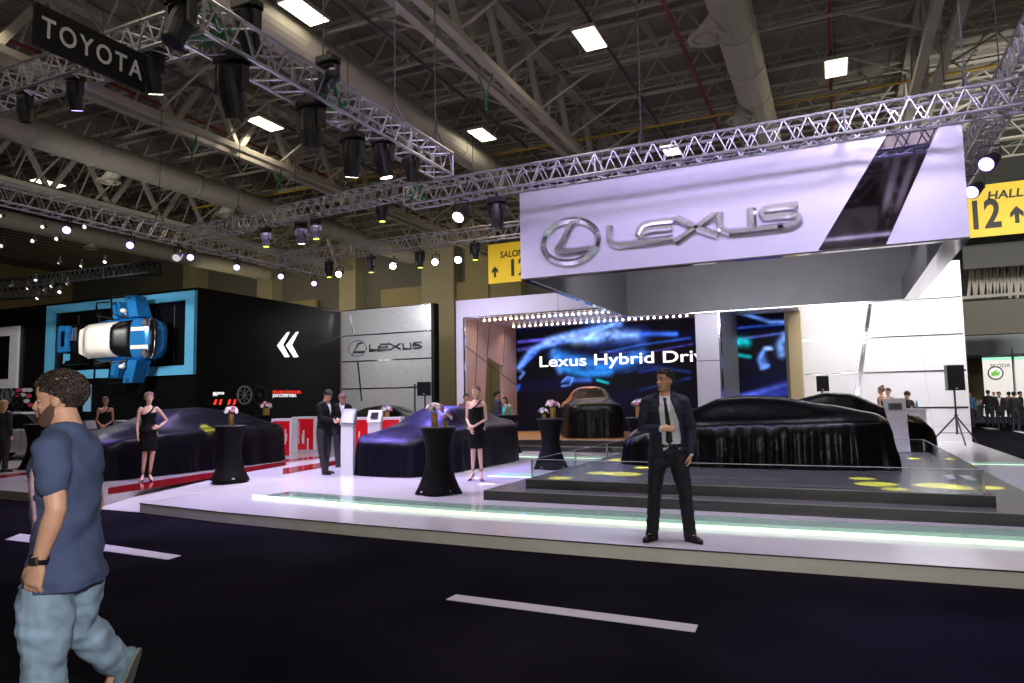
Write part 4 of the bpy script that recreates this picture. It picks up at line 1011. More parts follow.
ped = MB().lathe([(.2,.15),(.18,.2),(.12,.6),(.2,q.z-.14),(.26,q.z-.1)], (q.x,q.y,0), 20).build('flower_pedestal', spandex); props(ped, 'dark pedestal under the flowers behind the left covered car', 'pedestal')
q = gd(393+6, 411, 19.5); q = gd(397, 412, 20); q = gd(398.5,412,20)
q = gd(389,414,19)
fq = gd(386+1, 413.5, 19)
flowers((gd(387,414,20.3).x, gd(387,414,20.3).y, 1.27), 'pink and white flowers on the red fronted counter behind the purple topped car', .07, .16, .17, ['pink','lilac','white'], 11, 12)

# ---------------------------------------------------------------- kiosks, counters
def kiosk(nm, lab, p, rz, w, h, bw, scr, tilt=True):
    t = thing(nm, lab, 'kiosk', p, rz)
    mb = MB().prism([(-.09,0),(.09,0),(.07,h-.32),(-.09,h-.32)], -bw/2, bw/2, 'yz'); mb.build('pedestal', white_pl, t, bevel=.01)
    hd = MB().prism([(-.12,h-.34),(.10,h-.34),(.16,h),(.08,h),], -w/2, w/2, 'yz').build('screen_head', mat('kiosk_grey', (.17,.175,.20), .45), t, bevel=.008)
    MB().prism([(-.112,h-.30),(-.108+.17,h-.035),(-.116+.17,h-.03),(-.122,h-.295)], -w/2+.03, w/2-.03, 'yz').build('tablet', scr, hd)
    MB().box(-bw/2-.03, bw/2+.03, -.12, .12, 0, .015).build('base_plate', white_pl, t)
    return t
pale_scr = mat('pale_screen', (.09,.10,.115), .3)
P = gz(348,475.5); kiosk('touch_kiosk', 'slim white touch screen kiosk with a tilted grey head in front of the two men', (P.x, P.y, .15), math.radians(20), .31, 1.42, .27, pale_scr)
P = gz(377,440); P = gd(375, 441, 19)
t = thing('touch_kiosk', 'small white kiosk with a dark number screen behind the bonnet of the purple topped car', 'kiosk', (P.x, P.y, .15), .35)
MB().box(-.17,.17,-.1,.1,0,1.02).build('pedestal', white_pl, t, bevel=.01)
MB().prism([(-.14,1.02),(.12,1.02),(.16,1.34),(.06,1.34)], -.19, .19, 'yz').build('screen_head', white_pl, t)
MB().prism([(-.110,1.12),(.03,1.28),(.015,1.28),(-.130,1.12)], -.10, .10, 'yz').build('dark_screen', black_m, t)
# white kiosk right of the covered car
P = gz(896, 451, .45)
t = thing('information_kiosk', 'tall white information kiosk with a small grey screen at the right end of the stage', 'kiosk', (P.x, 17.3, .45), 0)
w0 = .42
MB().prism([(-.24,1.16),(.20,1.16),(.24,0),(-.02,0)], -.1, .1, 'xz').build('pedestal', mat('kiosk_white', (.86,.85,.92), .3), t, bevel=.01)
b_ = MB().box(-.13,.13,-.112,-.1,.92,1.06).build('screen', pale_scr, t)
MB().box(-.10,.10,-.116,-.112,.945,1.035).build('screen_picture', mat('dim_screen', (.05,.06,.08), .2), b_)
# grey reclining panel counter behind woman
P = gd(104, 441, 19.6)
t = thing('reception_desk', 'pale grey reception desk with winged sides behind the woman in the distance', 'desk', (P.x, P.y, .16), .45)
MB().prism([(-.62,.0),(.62,.0),(.70,1.12),(.40,1.16),(.34,.95),(-.34,.95),(-.40,1.16),(-.70,1.12)], -.25, .25, 'xz').build('body', mat('grey_desk', (.20,.20,.23), .4), t, bevel=.01)
# red and white counters
def red_counter(p, w, lab, rz=0, n=6, seed=0):
    t = thing('display_counter', lab, 'counter', p, rz); R = random.Random(seed)
    MB().box(-w/2, w/2, 0, .5, 0, 1.12).build('body', white_pl, t, bevel=.01)
    MB().box(-w/2+.05, w/2-.05, -.02, 0, .06, 1.05).build('red_panel', red_m, t)
    sp_ = MB()
    for i in range(n):
        x = -w/2+.12+(w-.24)*R.random(); h0 = R.uniform(.06,.5); h1 = h0+R.uniform(.2,.55); sp_.box(x, x+R.uniform(.02,.06), -.03, -.02, h0, min(1.05, h1))
    sp_.build('white_stripe', white_pl, t)
    return t
P = gz(303,451.5); red_counter((P.x,P.y,.15), .78, 'red striped white counter left of the two men at the kiosk', .35, 8, 1)
P = gd(281,446,20.3); red_counter((P.x,P.y,.15), .6, 'white and red counter right behind the end of the left covered car', .35, 3, 2)
P = gd(361,441,20.4); red_counter((P.x,P.y,.15), .5, 'red fronted counter seen between the men and the small kiosk', .35, 3, 3)
P = gd(390,436,20); red_counter((P.x,P.y,.15), .62, 'red fronted counter with flowers behind the purple topped car', .35, 2, 4)

# ---------------------------------------------------------------- loudspeakers
def speaker_box(t, z, w=.36, h=.56, rz=0):
    b = MB().prism([(-w/2,-.16),(w/2,-.16),(w/2-.06,.16),(-w/2+.06,.16)], z, z+h, 'xy').build('cabinet', black_plastic, t, bevel=.01)
    MB().box(-w/2+.02,w/2-.02,-.166,-.16,z+.03,z+h-.03).build('grille', black_matte, b)
    MB().box(-.03,.03,-.17,-.166,z+.05,z+.08).build('badge', mat('seam_grey', ()), b)
def tripod_speaker(p, lab, top, spread=.62, h=.56, w=.36, rz=.25, hide=False):
    t = thing('tripod_speaker', lab, 'loudspeaker', p, rz)
    speaker_box(t, top-h, w, h)
    MB().tube((0,0,.35),(0,0,top-h),.03).build('pole', black_plastic, t)
    MB().tube((0,0,.80),(0,0,.92),.04).box(-.07,.07,-.01,.01,.86,.88).build('collar', black_plastic, t)
    MB().tube((0,0,.30),(0,0,.38),.035).build('lower_collar', black_plastic, t)
    for k in range(3):
        a = 2*PI*k/3+.35; e = V((math.cos(a)*spread, math.sin(a)*spread, .02)); MB().tube((0,0,.86), e, .024).build('leg', black_plastic, t)
        MB().tube((0,0,.34), e*.62+V((0,0,.86*.38)), .010).build('brace', black_plastic, t)
    return t
tripod_speaker((3.30,25.3,.15), 'black loudspeaker on a tall tripod stand at the right end of the white wall', 2.42, .75, .78, .50, .3)
P = gd(822,389,22.6); tripod_speaker((P.x,P.y,.15), 'black loudspeaker on a pole behind the roof of the stage car before the white wall', P.z-.15+.42, .4, .5, .38, .2)
P = gd(425,393,22.0); tripod_speaker((P.x,P.y,.15), 'black loudspeaker on a stand before the right end of the silver wall', P.z-.15+.35, .4, .44, .44, .3)
t = thing('microphone_stand', 'thin black light stand left of the loudspeaker by the silver wall', 'stand', (gd(415,440,23.2).x, gd(415,440,23.2).y, .15))
MB().tube((0,0,0),(0,0,2.15),.03).box(-.25,.05,-.02,.02,2.02,2.06).build('pole', black_plastic, t)
MB().box(-.2,.2,-.2,.2,0,.03).build('foot', black_plastic, t)

# ---------------------------------------------------------------- glass barrier on the stage
gb = thing('glass_barrier', 'low clear glass barrier round the edge of the stepped stage', 'barrier', (-1.4, 10.42, .45))
gx0, gx1, gy0, gy1, gh = -4.48, 1.60, 10.43, 16.9, .30
g_ = lambda: None
for a, b in (((gx0,gy0),(-1.45,gy0)),((-1.44,gy0),(gx1,gy0))):
    MB().box(a[0], b[0], a[1]-.005, a[1]+.005, .455, .45+gh).build('glass_panel', glassm, gb, world=True)
for a, b in ((gy0, 13.6),(13.62,gy1)):
    MB().box(gx0-.005, gx0+.005, a, b, .455, .45+gh).build('glass_panel', glassm, gb, world=True)
    MB().box(gx1-.005, gx1+.005, a, b, .455, .45+gh).build('glass_panel', glassm, gb, world=True)
MB().box(.9, gx1, gy1-.005, gy1+.005, .455, .45+gh).build('glass_panel', glassm, gb, world=True)
rl = mat('glass_edge', (.45,.5,.52), .25)
e = MB()
for a, b in (((gx0,gy0),(gx1,gy0)),((gx0,gy0),(gx0,gy1)),((gx1,gy0),(gx1,gy1)),((.9,gy1),(gx1,gy1))): e.bar((a[0],a[1],.452+gh), (b[0],b[1],.452+gh), .008)
e.build('glass_edge', rl, gb, world=True)
for x, y in ((gx0,gy0),(gx1,gy0),(gx0,12.5),(gx0,14.5),(gx1,12.5),(gx1,14.7),(gx0,gy1),(gx1,gy1)):
    MB().box(x-.012, x+.012, y-.012, y+.012, .452, .455+gh).build('post', chrome_s, gb, world=True)
paper = mat('white_card', (.75,.75,.78), .6)
for (a, b, c, d), lab in ((((944,475),(953,475),(956,479),(947,479)), 'white card lying on the stage, left of the pair'), (((961,476),(971,476.3),(976,480.5),(966,480)), 'white card lying on the stage, right of the pair')):
    props(MB().prism([(q.x,q.y) for q in (gz(*a,.456),gz(*b,.456),gz(*c,.456),gz(*d,.456))], .452, .457, 'xy').build('paper_card', paper), lab, 'card')

# ---------------------------------------------------------------- blue car mounted flat on the stand window
def hull(L, W, prof, exp=4., NT=72, NR=14, base=0., shrink=.0, H=None):
    """car-like shell: prof = height along x; sides drop to base"""
    mb = MB(); R = []
    foot = []
    for i in range(NT):
        a = 2*PI*i/NT; c, s = math.cos(a), math.sin(a); r = (abs(c)**exp+abs(s)**exp)**(-1/exp); foot.append((c*r*L/2, s*r*W/2))
    for j in range(1, NR+1):
        k = j/NR; ring = []
        for x, y in foot:
            X, Y = x*k, y*k; z = H(X, Y) if H else interp(prof, X/L)
            if k > .8: z -= ((k-.8)/.2)**2*.14
            ring.append(V((X, Y, z)))
        R.append(ring)
    R.append([V((x, y, base)) for x, y in foot])
    return mb.rings(R)
Rcar = Matrix(((1,0,0),(0,0,-1),(0,1,0)))   # local x -> +X, local y -> +Z, local z (car up) -> -Y
nose = gy(165,338,BV0-.6).x; tail = gy(82,338,BV0-1.3).x; hz = gy(130,338,BV0-1.3).z
bL = nose-tail; cx_ = (nose+tail)/2; bW = 1.62
bc = thing('blue_car', 'bright blue small car with white roof and open doors mounted sideways on the stand window', 'car', (cx_, BV0-.25, hz))
def cb(mb, nm, m_, par=None, **k): mb.v = [Rcar @ q for q in mb.v]; return mb.build(nm, m_, par or bc, **k)
def Hb(x, y):
    k = x/bL; cab = interp([(-.5,1.0),(-.3,1.34),(-.05,1.38),(.06,1.32),(.2,1.0),(.38,.90),(.5,.62)], k); sh = interp([(-.5,.85),(0,.90),(.2,.9),(.4,.82),(.5,.6)], k)
    f = 1/(1+math.exp((abs(y)/(bW/2)-.72)*14)); return sh+(cab-sh)*f-.05*(y/(bW/2))**2
body = hull(bL, bW, None, 4., H=Hb, base=.25); cb(body, 'body', car_blue, smooth=True)
def patch(x0, x1, y0f, y1f, nm, m_, dz=.012, nx=14, ny=10, par=None):
    mb = MB(); vs = []
    for j in range(ny+1):
        for i in range(nx+1):
            x = (x0+(x1-x0)*i/nx)*bL; w0_, w1_ = y0f(i/nx), y1f(i/nx); y = (w0_+(w1_-w0_)*j/ny)*bW/2; vs.append((x, y, Hb(x, y)+dz))
    fs = [(j*(nx+1)+i, j*(nx+1)+i+1, (j+1)*(nx+1)+i+1, (j+1)*(nx+1)+i) for j in range(ny) for i in range(nx)]; mb.add(vs, fs)
    mb.add([(a, b, c-.03) for a, b, c in vs], fs); return cb(mb, nm, m_, par, smooth=True)
patch(-.46, .045, lambda t: -.80, lambda t: .80, 'roof', car_white, .03)
patch(-.55, -.46, lambda t: -.55-.2*t, lambda t: .55+.2*t, 'rear_spoiler', car_white, .05, 6, 8)
patch(.05, .215, lambda t: -.78-.08*t, lambda t: .78+.08*t, 'windscreen', black_m, .02)
patch(.225, .42, lambda t: .32, lambda t: .5, 'bonnet_stripe', car_white, .012, 8, 3)
patch(.225, .42, lambda t: -.5, lambda t: -.32, 'bonnet_stripe', car_white, .012, 8, 3)
for s in (-1, 1):
    x = .38*bL; y = s*.70*bW/2
    b_ = MB().lathe([(.02,.0),(.15,.0),(.17,.03),(.155,.05),(.02,.06)], (x, y, Hb(x, y)-.005), 18); hl = cb(b_, 'headlight', chrome)
    b_ = MB().lathe([(.02,.0),(.12,.0),(.10,.03),(.02,.04)], (x, y, Hb(x, y)+.045), 14); cb(b_, 'headlight_lens', mat('grey_lens', (.12,.12,.13), .1), hl)
    y0 = s*.88*bW/2; MB()
g_ = MB().prism(arc(0, 0, .19, .72, 0, 350, 35), .0, .08, 'xy'); g_.v = [V((q.x+bL*.455, q.y, q.z+Hb(bL*.44, 0)-.06)) for q in g_.v]; gr = cb(g_, 'grille', black_m)
R_ = [];
for x, y in arc(0, 0, .20, .74, 0, 360, 36)[:-1]: R_.append([V((x*1.0, y, 0)), V((x*1.12, y*1.04, .03)), V((x*1.0, y, .06)), V((x*.9, y*.96, .03))])
g_ = MB().rings(R_+[R_[0]], closed=False); g_.v = [V((q.x+bL*.455, q.y, q.z+Hb(bL*.44, 0))) for q in g_.v]; cb(g_, 'grille_rim', chrome, gr)
g_ = MB().box(bL*.455-.03, bL*.455+.03, -.25, .25, Hb(bL*.44,0)+.03, Hb(bL*.44,0)+.06); cb(g_, 'number_plate', chrome_s, gr)
# open doors, standing out above and below (local +-y)
for s in (-1, 1):
    for x0, x1, ln in ((.16,.30,1.35), (-.08,.05,1.05)):
        X0, X1 = x0*bL, x1*bL; y0 = s*(bW/2-.02); sh = -.25*ln
        d = MB(); d.add([(X0,y0,.30),(X1,y0,.30),(X1,y0,.92),(X0,y0,.92),(X0+sh,y0+s*ln*.62,.34),(X1+sh,y0+s*ln*.62,.34),(X1+sh,y0+s*ln*.62,.86),(X0+sh,y0+s*ln*.62,.86)],
            [(0,1,2,3),(4,7,6,5),(0,4,5,1),(1,5,6,2),(2,6,7,3),(3,7,4,0)])
        door = cb(d, 'door', car_blue, bevel=.03)
        w = MB().bar((X0,y0,.95),(X0-.42+sh*.2,y0+s*.12,1.22),.045).bar((X0-.42+sh*.2,y0+s*.12,1.22),(X0-.42+sh,y0+s*ln*.6,1.1),.045).bar((X0-.42+sh,y0+s*ln*.6,1.1),(X0+sh,y0+s*ln*.62,.88),.045)
        cb(w, 'window_frame', black_m, door)
        hn = MB().bar((X0+(X1-X0)*.6+sh*.8,y0+s*ln*.5,.93),(X0+(X1-X0)*.6+sh*.9,y0+s*ln*.58,.93),.05,.04); cb(hn, 'door_handle', chrome, door)
        if x0 > .1:
            mm = MB().ell((X0-.10, y0+s*.24, 1.05), (.12,.09,.12), n=12, k=8).bar((X0-.05,y0+s*.1,.98),(X0-.1,y0+s*.2,1.05),.04); cb(mm, 'wing_mirror', car_white, door, smooth=True)
# wheels towards the wall
for sx in (-.32,.32):
    for s in (-1,1):
        w = MB(); R_ = [[V((sx*bL+r*math.cos(2*PI*i/20), s*(bW/2-.22)+h, .28+r*math.sin(2*PI*i/20))) for r,h in ((.30,-.1),(.30,.1),(.18,.1),(.18,-.1))] for i in range(20)]
        w.rings(R_+[R_[0]], closed=False); cb(w, 'tyre', black_matte)
cb(MB().box(-bL*.3, bL*.3, -.3, .3, -.0, .3), 'wall_mount', black_matte)
# the separated blue tailgate at the left
tg0, tg1 = gy(58.5,338,BV0-.9).x, gy(69,338,BV0-.9).x
tgz0, tgz1 = gy(64,353,BV0-.9).z, gy(64,325.5,BV0-.9).z
tg = thing('blue_car_tailgate', 'blue rear end of the car set apart left of the mounted blue car', 'car part', ((tg0+tg1)/2, BV0-.88, (tgz0+tgz1)/2))
hw = (tg1-tg0)/2; hh_ = (tgz1-tgz0)/2
b_ = MB().prism([(-hw,-hh_*.8),(-hw*.7,-hh_),(hw,-hh_*.92),(hw*.6,0),(hw,hh_*.92),(-hw*.7,hh_),(-hw,hh_*.8)], -.08, .1, 'xz'); b_.build('tail_panel', car_blue, tg, bevel=.04)
MB().box(-hw*.2, hw*.45, -.09, -.08, -hh_*.55, hh_*.55).build('rear_window', black_m, tg)
MB().box(-hw-.08, -hw+.05, -.10, .08, -hh_*.9, hh_*.9).build('bumper', black_plastic, tg, bevel=.02)
MB().box(-.04,.04,.1,.86,-.05,.05).build('support_arm', black_plastic, tg)
ex = thing('roof_box_interior', 'dark opened luggage bay with blue lettering between the tailgate and the blue car', 'car part', (gy(75,338,BV0-.6).x, BV0-.5, hz))
MB().box(-.55, .55, -.25, .2, -.80, .78).build('bay_frame', black_m, ex, bevel=.03)
for k in range(5): MB().box(-.4+k*.16, -.32+k*.16, -.29, -.25, .15, .65).build('chrome_bar', chrome_s, ex)
o = text_mesh('jis', .5, .01, 'blue_lettering', blue_fr, ex, (0,0,0), FRONT, bold=.02); o.location = (-.42, -.27, -.62)

# ---------------------------------------------------------------- silver car at the far left
def side_car(name, lab, p, rz, m_, L=3.9, W=1.7, Hh=1.42, cat='car'):
    t = thing(name, lab, cat, p, rz)
    low = [(-L/2,.35),(-L/2,.75),(-L/2+.15,.92),(L/2-1.0,.92),(L/2-.12,.80),(L/2,.62),(L/2,.32),(L/2-.35,.22),(-L/2+.3,.22)]
    MB().prism(low, -W/2, W/2, 'xz').build('body', m_, t, bevel=.07)
    cabp = [(-L/2+.10,.90),(-L/2+.35,Hh-.08),(-L/2+.6,Hh),(L/2-1.65,Hh),(L/2-1.45,Hh-.05),(L/2-.95,.90)]
    MB().prism([(x, z-.03) for x, z in cabp], -W/2+.13, W/2-.13, 'xz').build('windows', black_m, t, bevel=.04)
    MB().prism([(-L/2+.34,Hh-.09),(-L/2+.55,Hh),(L/2-1.65,Hh),(L/2-1.5,Hh-.07)], -W/2+.10, W/2-.10, 'xz').build('roof', m_, t, bevel=.03)
    for x in (-.62, .25): MB().bar((x,-W/2+.11,.9),(x+.05,-W/2+.14,Hh-.05),.06,.03).build('window_pillar', black_m, t)
    for x in (-L/2+.62, L/2-.68):
        for s in (-1, 1):
            w = MB().tube((x, s*(W/2-.2), .31),(x, s*(W/2+.01), .31),.31,n=24).build('tyre', black_matte, t)
            MB().tube((x, s*(W/2), .31),(x, s*(W/2+.02), .31),.20,n=16).build('wheel_rim', chrome_s, w)
    for x in (-.1,): MB().tube((x,-W/2-.03,.80),(x+.16,-W/2-.03,.80),.018).build('door_handle', chrome, t)
    MB().box(-.75,-.74,-W/2-.003,-W/2,.25,.9).box(.45,.46,-W/2-.003,-W/2,.25,.9).build('door_gap', black_m, t)
    return t
P = gz(20,455,.16)
side_car('small_silver_car', 'silver small car partly hidden behind the head of the man in the blue t-shirt', (gd(28,449,21.5).x, gd(28,449,21.5).y, .16), math.radians(20), mat('silver_paint', (.55,.55,.57), .2, metal=.6))

# ---------------------------------------------------------------- distant booth at the far right
BVV = 60.
A, B = gy(985,357,BVV), gy(1030,392,BVV)
bo = thing('distant_booth', 'distant white exhibition wall with a round green winged logo at the right', 'booth wall', (A.x+3, BVV, 0))
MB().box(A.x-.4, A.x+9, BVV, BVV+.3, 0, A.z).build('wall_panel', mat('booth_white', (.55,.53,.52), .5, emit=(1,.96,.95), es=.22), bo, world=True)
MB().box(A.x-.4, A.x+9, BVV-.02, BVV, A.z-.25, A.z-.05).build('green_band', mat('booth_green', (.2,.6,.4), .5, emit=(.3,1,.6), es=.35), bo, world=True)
q = gy(995.5,373,BVV-.02)
MB().prism(arc(q.x, q.z, .48, .48, 0, 350, 30), BVV-.05, BVV-.021, 'xz').build('logo_ring', ink, bo, world=True)
MB().prism(arc(q.x, q.z, .40, .40, 0, 350, 30), BVV-.06, BVV-.051, 'xz').build('logo_disc', paper, bo, world=True)
MB().prism([(q.x-.25,q.z-.22),(q.x+.2,q.z-.15),(q.x+.28,q.z+.12),(q.x+.05,q.z+.02),(q.x+.12,q.z+.28),(q.x-.12,q.z+.08),(q.x-.28,q.z+.05)], BVV-.075, BVV-.061, 'xz').build('logo_wing', mat('logo_green', (.12,.5,.04), .5), bo, world=True)
q = gy(990,367.5,BVV-.02); text_mesh('SKODA', .36, .004, 'small_lettering', ink, bo, (q.x, BVV-.04, q.z), FRONT)
# hall beyond: dark beam, pale slatted canopy edge, steel, column
def bx_px(x0, x1, y0, y1, v, d, nm, m_, kind='structure'):
    A, B = gy(x0, y0, v), gy(x1, y1, v); return struct(MB().box(A.x, B.x, v, v+d, B.z, A.z), nm, m_)
bx_px(962, 1060, 302, 331, 38, .6, 'hall_beam', greyw_m)
bx_px(962, 1060, 246, 262, 37.5, .4, 'hall_beam', mat('dark_beam', (.02,.02,.02), .6))
bx_px(940, 1060, 328, 352, 44, 4, 'hall_canopy', mat('pale_blue_slats', (.50,.58,.60), .5))
bx_px(966, 985, 352, 400, 48, .6, 'hall_column', beige_m)
bx_px(1012, 1017, 348, 396, 42, .3, 'hall_column', mat('pale_blue_slats', ()))
bx_px(900, 1100, 180, 420, 66, .5, 'wall_far', mat('far_dark_wall', (.05,.05,.045), .8))
w = MB()
for i in range(14):
    a = gy(968+i*7, 298, 40); b = gy(971.5+i*7, 266, 40); c = gy(975+i*7, 298, 40); w.bar(a, b, .12); w.bar(b, c, .12)
w.bar(gy(962,298,40), gy(1066,290,40), .15); w.bar(gy(962,266,40), gy(1066,258,40), .15)
struct(w, 'hall_truss', steel_m)
# ---------------------------------------------------------------- people
skin_l = mat('skin_light', (.60,.33,.22), .5, bump=.05, bscale=60, noise_amt=.05, nscale=12)
skin_w = mat('skin_pale', (.64,.40,.30), .48)
skin_t = mat('skin_tan', (.42,.21,.12), .5)
skin_g = mat('skin_medium', (.52,.28,.17), .5)
h_dark = mat('hair_dark_brown', (.022,.013,.009), .5)
h_black = mat('hair_black', (.008,.006,.006), .45)
h_blond = mat('hair_blonde', (.42,.25,.09), .5)
h_ash = mat('hair_ash_blonde', (.20,.12,.07), .5)
h_lil = mat('hair_light_brown', (.20,.10,.08), .5)
eye_w = mat('eye_white', (.55,.52,.5), .2); iris_m = mat('iris_dark', (.02,.012,.008), .15); lip_m = mat('lips', (.42,.13,.11), .4); lip_r = mat('lips_red', (.5,.05,.06), .35)
def Ld(a, b, t): return a+(b-a)*t
MALE = [(-.10,.150,.105),(0,.166,.116),(.12,.158,.112),(.3,.150,.106),(.5,.158,.114),(.72,.172,.122),(.86,.160,.104),(.95,.11,.082),(1.0,.068,.064)]
FEM = [(-.10,.150,.105),(0,.162,.118),(.12,.148,.105),(.3,.120,.088),(.45,.118,.088),(.62,.138,.110),(.74,.145,.112),(.86,.135,.085),(.95,.085,.066),(1.0,.052,.052)]
HEADP = [(-.121,-.050,-.005,.016),(-.115,-.070,.012,.030),(-.104,-.081,.028,.042),(-.090,-.082,.040,.049),(-.076,-.077,.050,.053),(-.062,-.082,.058,.056),(-.045,-.081,.066,.060),(-.030,-.082,.080,.065),(-.010,-.079,.096,.070),(.004,-.078,.102,.0715),(.024,-.087,.107,.073),(.045,-.086,.110,.075),(.070,-.080,.107,.074),(.090,-.066,.096,.067),(.106,-.044,.074,.051),(.116,-.018,.046,.030),(.120,.004,.026,.010)]
def face_y(x, z):
    for A, B in zip(HEADP, HEADP[1:]):
        if z <= B[0]:
            t = max(0, (z-A[0])/(B[0]-A[0])); f = A[1]+(B[1]-A[1])*t; bk = A[2]+(B[2]-A[2])*t; w = A[3]+(B[3]-A[3])*t; yc = (f+bk)/2; return yc-(yc-f)*math.sqrt(max(0, 1-(x/w)**2)), w
    return 0, .03
def person(label, loc, rz, H=1.78, sex='m', pose=None, skin=None, hair=('short', None), wear='suit', vox=.008, col=None, col2=None, group=None, build=1.0, open_=None, tie=None, shoe=None, lips=False, detail=True):
    s = H/1.78; t = thing('person', label, 'person', loc, rz, group); p = dict(pose or {})
    fem = sex == 'f'; sh = p.get('sh', .158 if fem else .188)
    hip = V(p.get('hip', (0,0,.93))); neck = V(p.get('neck', (0,.005,1.50)))
    ax = V(p.get('axis', (1,0,0))).normalized()          # shoulder axis, towards the person's left
    LS = neck+ax*sh+V((0,0,-.065)); RS = neck-ax*sh+V((0,0,-.065))
    hax = V(p.get('hipaxis', (1,0,0))).normalized()
    J = {'LE': LS+V((.05,.03,-.29)), 'RE': RS+V((-.05,.03,-.29))}
    J['LW'] = J['LE']+V((.01,-.05,-.25)); J['RW'] = J['RE']+V((-.01,-.05,-.25))
    J['LH'] = hip+hax*.092+V((0,0,-.02)); J['RH'] = hip-hax*.092+V((0,0,-.02))
    J['LK'] = V((.10,-.01,.50)); J['RK'] = V((-.10,-.01,.50)); J['LA'] = V((.105,.02,.085)); J['RA'] = V((-.105,.02,.085))
    for k in list(J):
        if k in p: J[k] = V(p[k])
    heel = p.get('heel', 0)
    if fem and heel:
        for k in ('LA','RA'):
            if k not in p: J[k].z = .085+heel*.8
    ltoe = V(p.get('ltoe', (.25,-1,0))).normalized(); rtoe = V(p.get('rtoe', (-.25,-1,0))).normalized()
    sp = neck-hip
    PR = FEM if fem else MALE
    def torso(mb, g=0., lo=-.2, hi=1.1, kx=1., front=0.):
        pts = []; rr = []
        for tt, a, b in PR:
            if lo <= tt <= hi:
                a_ = Ld(hax, ax, max(0, min(1, tt))); pts.append(hip+sp*tt); rr.append((a*build*kx+g, b*build+g))
        mb.sweep(pts, rr, side=ax, n=24)
    # ---- skin
    b = MB(); torso(b, -.004)
    ar = [.050,.044,.038,.038,.024] if not fem else [.038,.033,.028,.028,.019]
    if sex == 'm' and build > 1: ar = [r*1.06 for r in ar]
    for S, E_, W in ((LS,J['LE'],J['LW']),(RS,J['RE'],J['RW'])):
        S2 = S+(neck-S)*.12
        b.sweep([S2, Ld(S,E_,.15), Ld(S,E_,.55), E_, Ld(E_,W,.3), Ld(E_,W,.75), W], [ar[0]*(1.1 if wear == 'dress' else .92), ar[0]*(1.05 if wear == 'dress' else .95), ar[1], ar[2], ar[3]*1.03, ar[4]*1.25, ar[4]], n=12)
    lr = [.088,.078,.056,.054,.034] if not fem else [.084,.070,.048,.046,.028]
    for Hj, K_, A_, toe in ((J['LH'],J['LK'],J['LA'],ltoe),(J['RH'],J['RK'],J['RA'],rtoe)):
        cb_ = Ld(K_,A_,.3)-toe*.012
        b.sweep([Hj, Ld(Hj,K_,.35), Ld(Hj,K_,.8), K_, cb_, Ld(K_,A_,.7), A_], [lr[0], lr[1], lr[2]*1.08, lr[2], lr[3], lr[4]*1.2, lr[4]], n=14)
        fd = V(p.get('footdir_l' if toe is ltoe else 'footdir_r', (toe.x, toe.y, 0)))
        if heel: 
            he = A_+V((0,0,-.055))-toe*.02; bl = V((A_.x, A_.y, .028))+toe*.125; b.sweep([he, Ld(he,bl,.5)+V((0,0,.012)), bl, bl+toe*.05], [.024,.028,.032,.016], n=10)
        else:
            fd.normalize(); dn = p.get('fdown', V((0,0,-1))); b.sweep([A_+V((0,0,-.035))-fd*.03, A_+V((0,0,-.045))+fd*.06, A_+V((0,0,-.06))+fd*.14], [.030,.034,.026], n=10)
    # ---- head
    yaw, pit = math.radians(p.get('yaw', 0)), math.radians(p.get('pitch', 0)); roll = math.radians(p.get('roll', 0))
    base_yaw = math.atan2(ax.y, ax.x)
    RM = Matrix.Rotation(base_yaw+yaw, 3, 'Z') @ Matrix.Rotation(roll, 3, 'Y') @ Matrix.Rotation(pit, 3, 'X')
    piv = neck+V(p.get('headoff', (0,-.012,.055))); hs = p.get('hs', .95 if fem else 1.0)
    def hp_(q): return piv + RM @ (V((q[0], q[1]+.0, q[2]+.105))*hs)
    def he_(mb, c, r, n=16, k=12): mb.ell(hp_(c), [q*hs for q in r], RM, n=n, k=k)
    b.sweep([neck+V((0,.012,-.05)), neck+V((0,.008,.0)), hp_((0,.012,-.06)), hp_((0,.01,-.02))], [.062,.056,.052,.05] if not fem else [.05,.044,.042,.045], n=14)
    HR = []
    for z, f, bk, w_ in HEADP:
        yc = (f+bk)/2; HR.append([hp_((w_*math.copysign(abs(math.cos(2*PI*i/28))**.92, math.cos(2*PI*i/28)), yc+(bk-yc)*math.sin(2*PI*i/28), z)) for i in range(28)])
    b.rings(HR)
    b.sweep([hp_((0,-.078,.014)), hp_((0,-.092,-.010)), hp_((0,-.101,-.028))], [.008*hs,.0095*hs,.0115*hs], n=10)
    for sg in (1,-1): he_(b, (sg*.010,-.090,-.033), (.008,.010,.007), 8, 6); he_(b, (sg*.033,-.062,-.026), (.020,.014,.014)); he_(b, (sg*.030,-.0675,.020), (.020,.012,.006), 10, 6)
    he_(b, (0,-.083,-.057), (.020,.010,.0055), 10, 6); he_(b, (0,-.082,-.067), (.017,.010,.0055), 10, 6)
    for sg in (1,-1):
        he_(b, (sg*.075,.012,-.008), (.008,.019,.030), 10, 8); he_(b, (sg*.078,.020,.004), (.008,.014,.018), 10, 8)
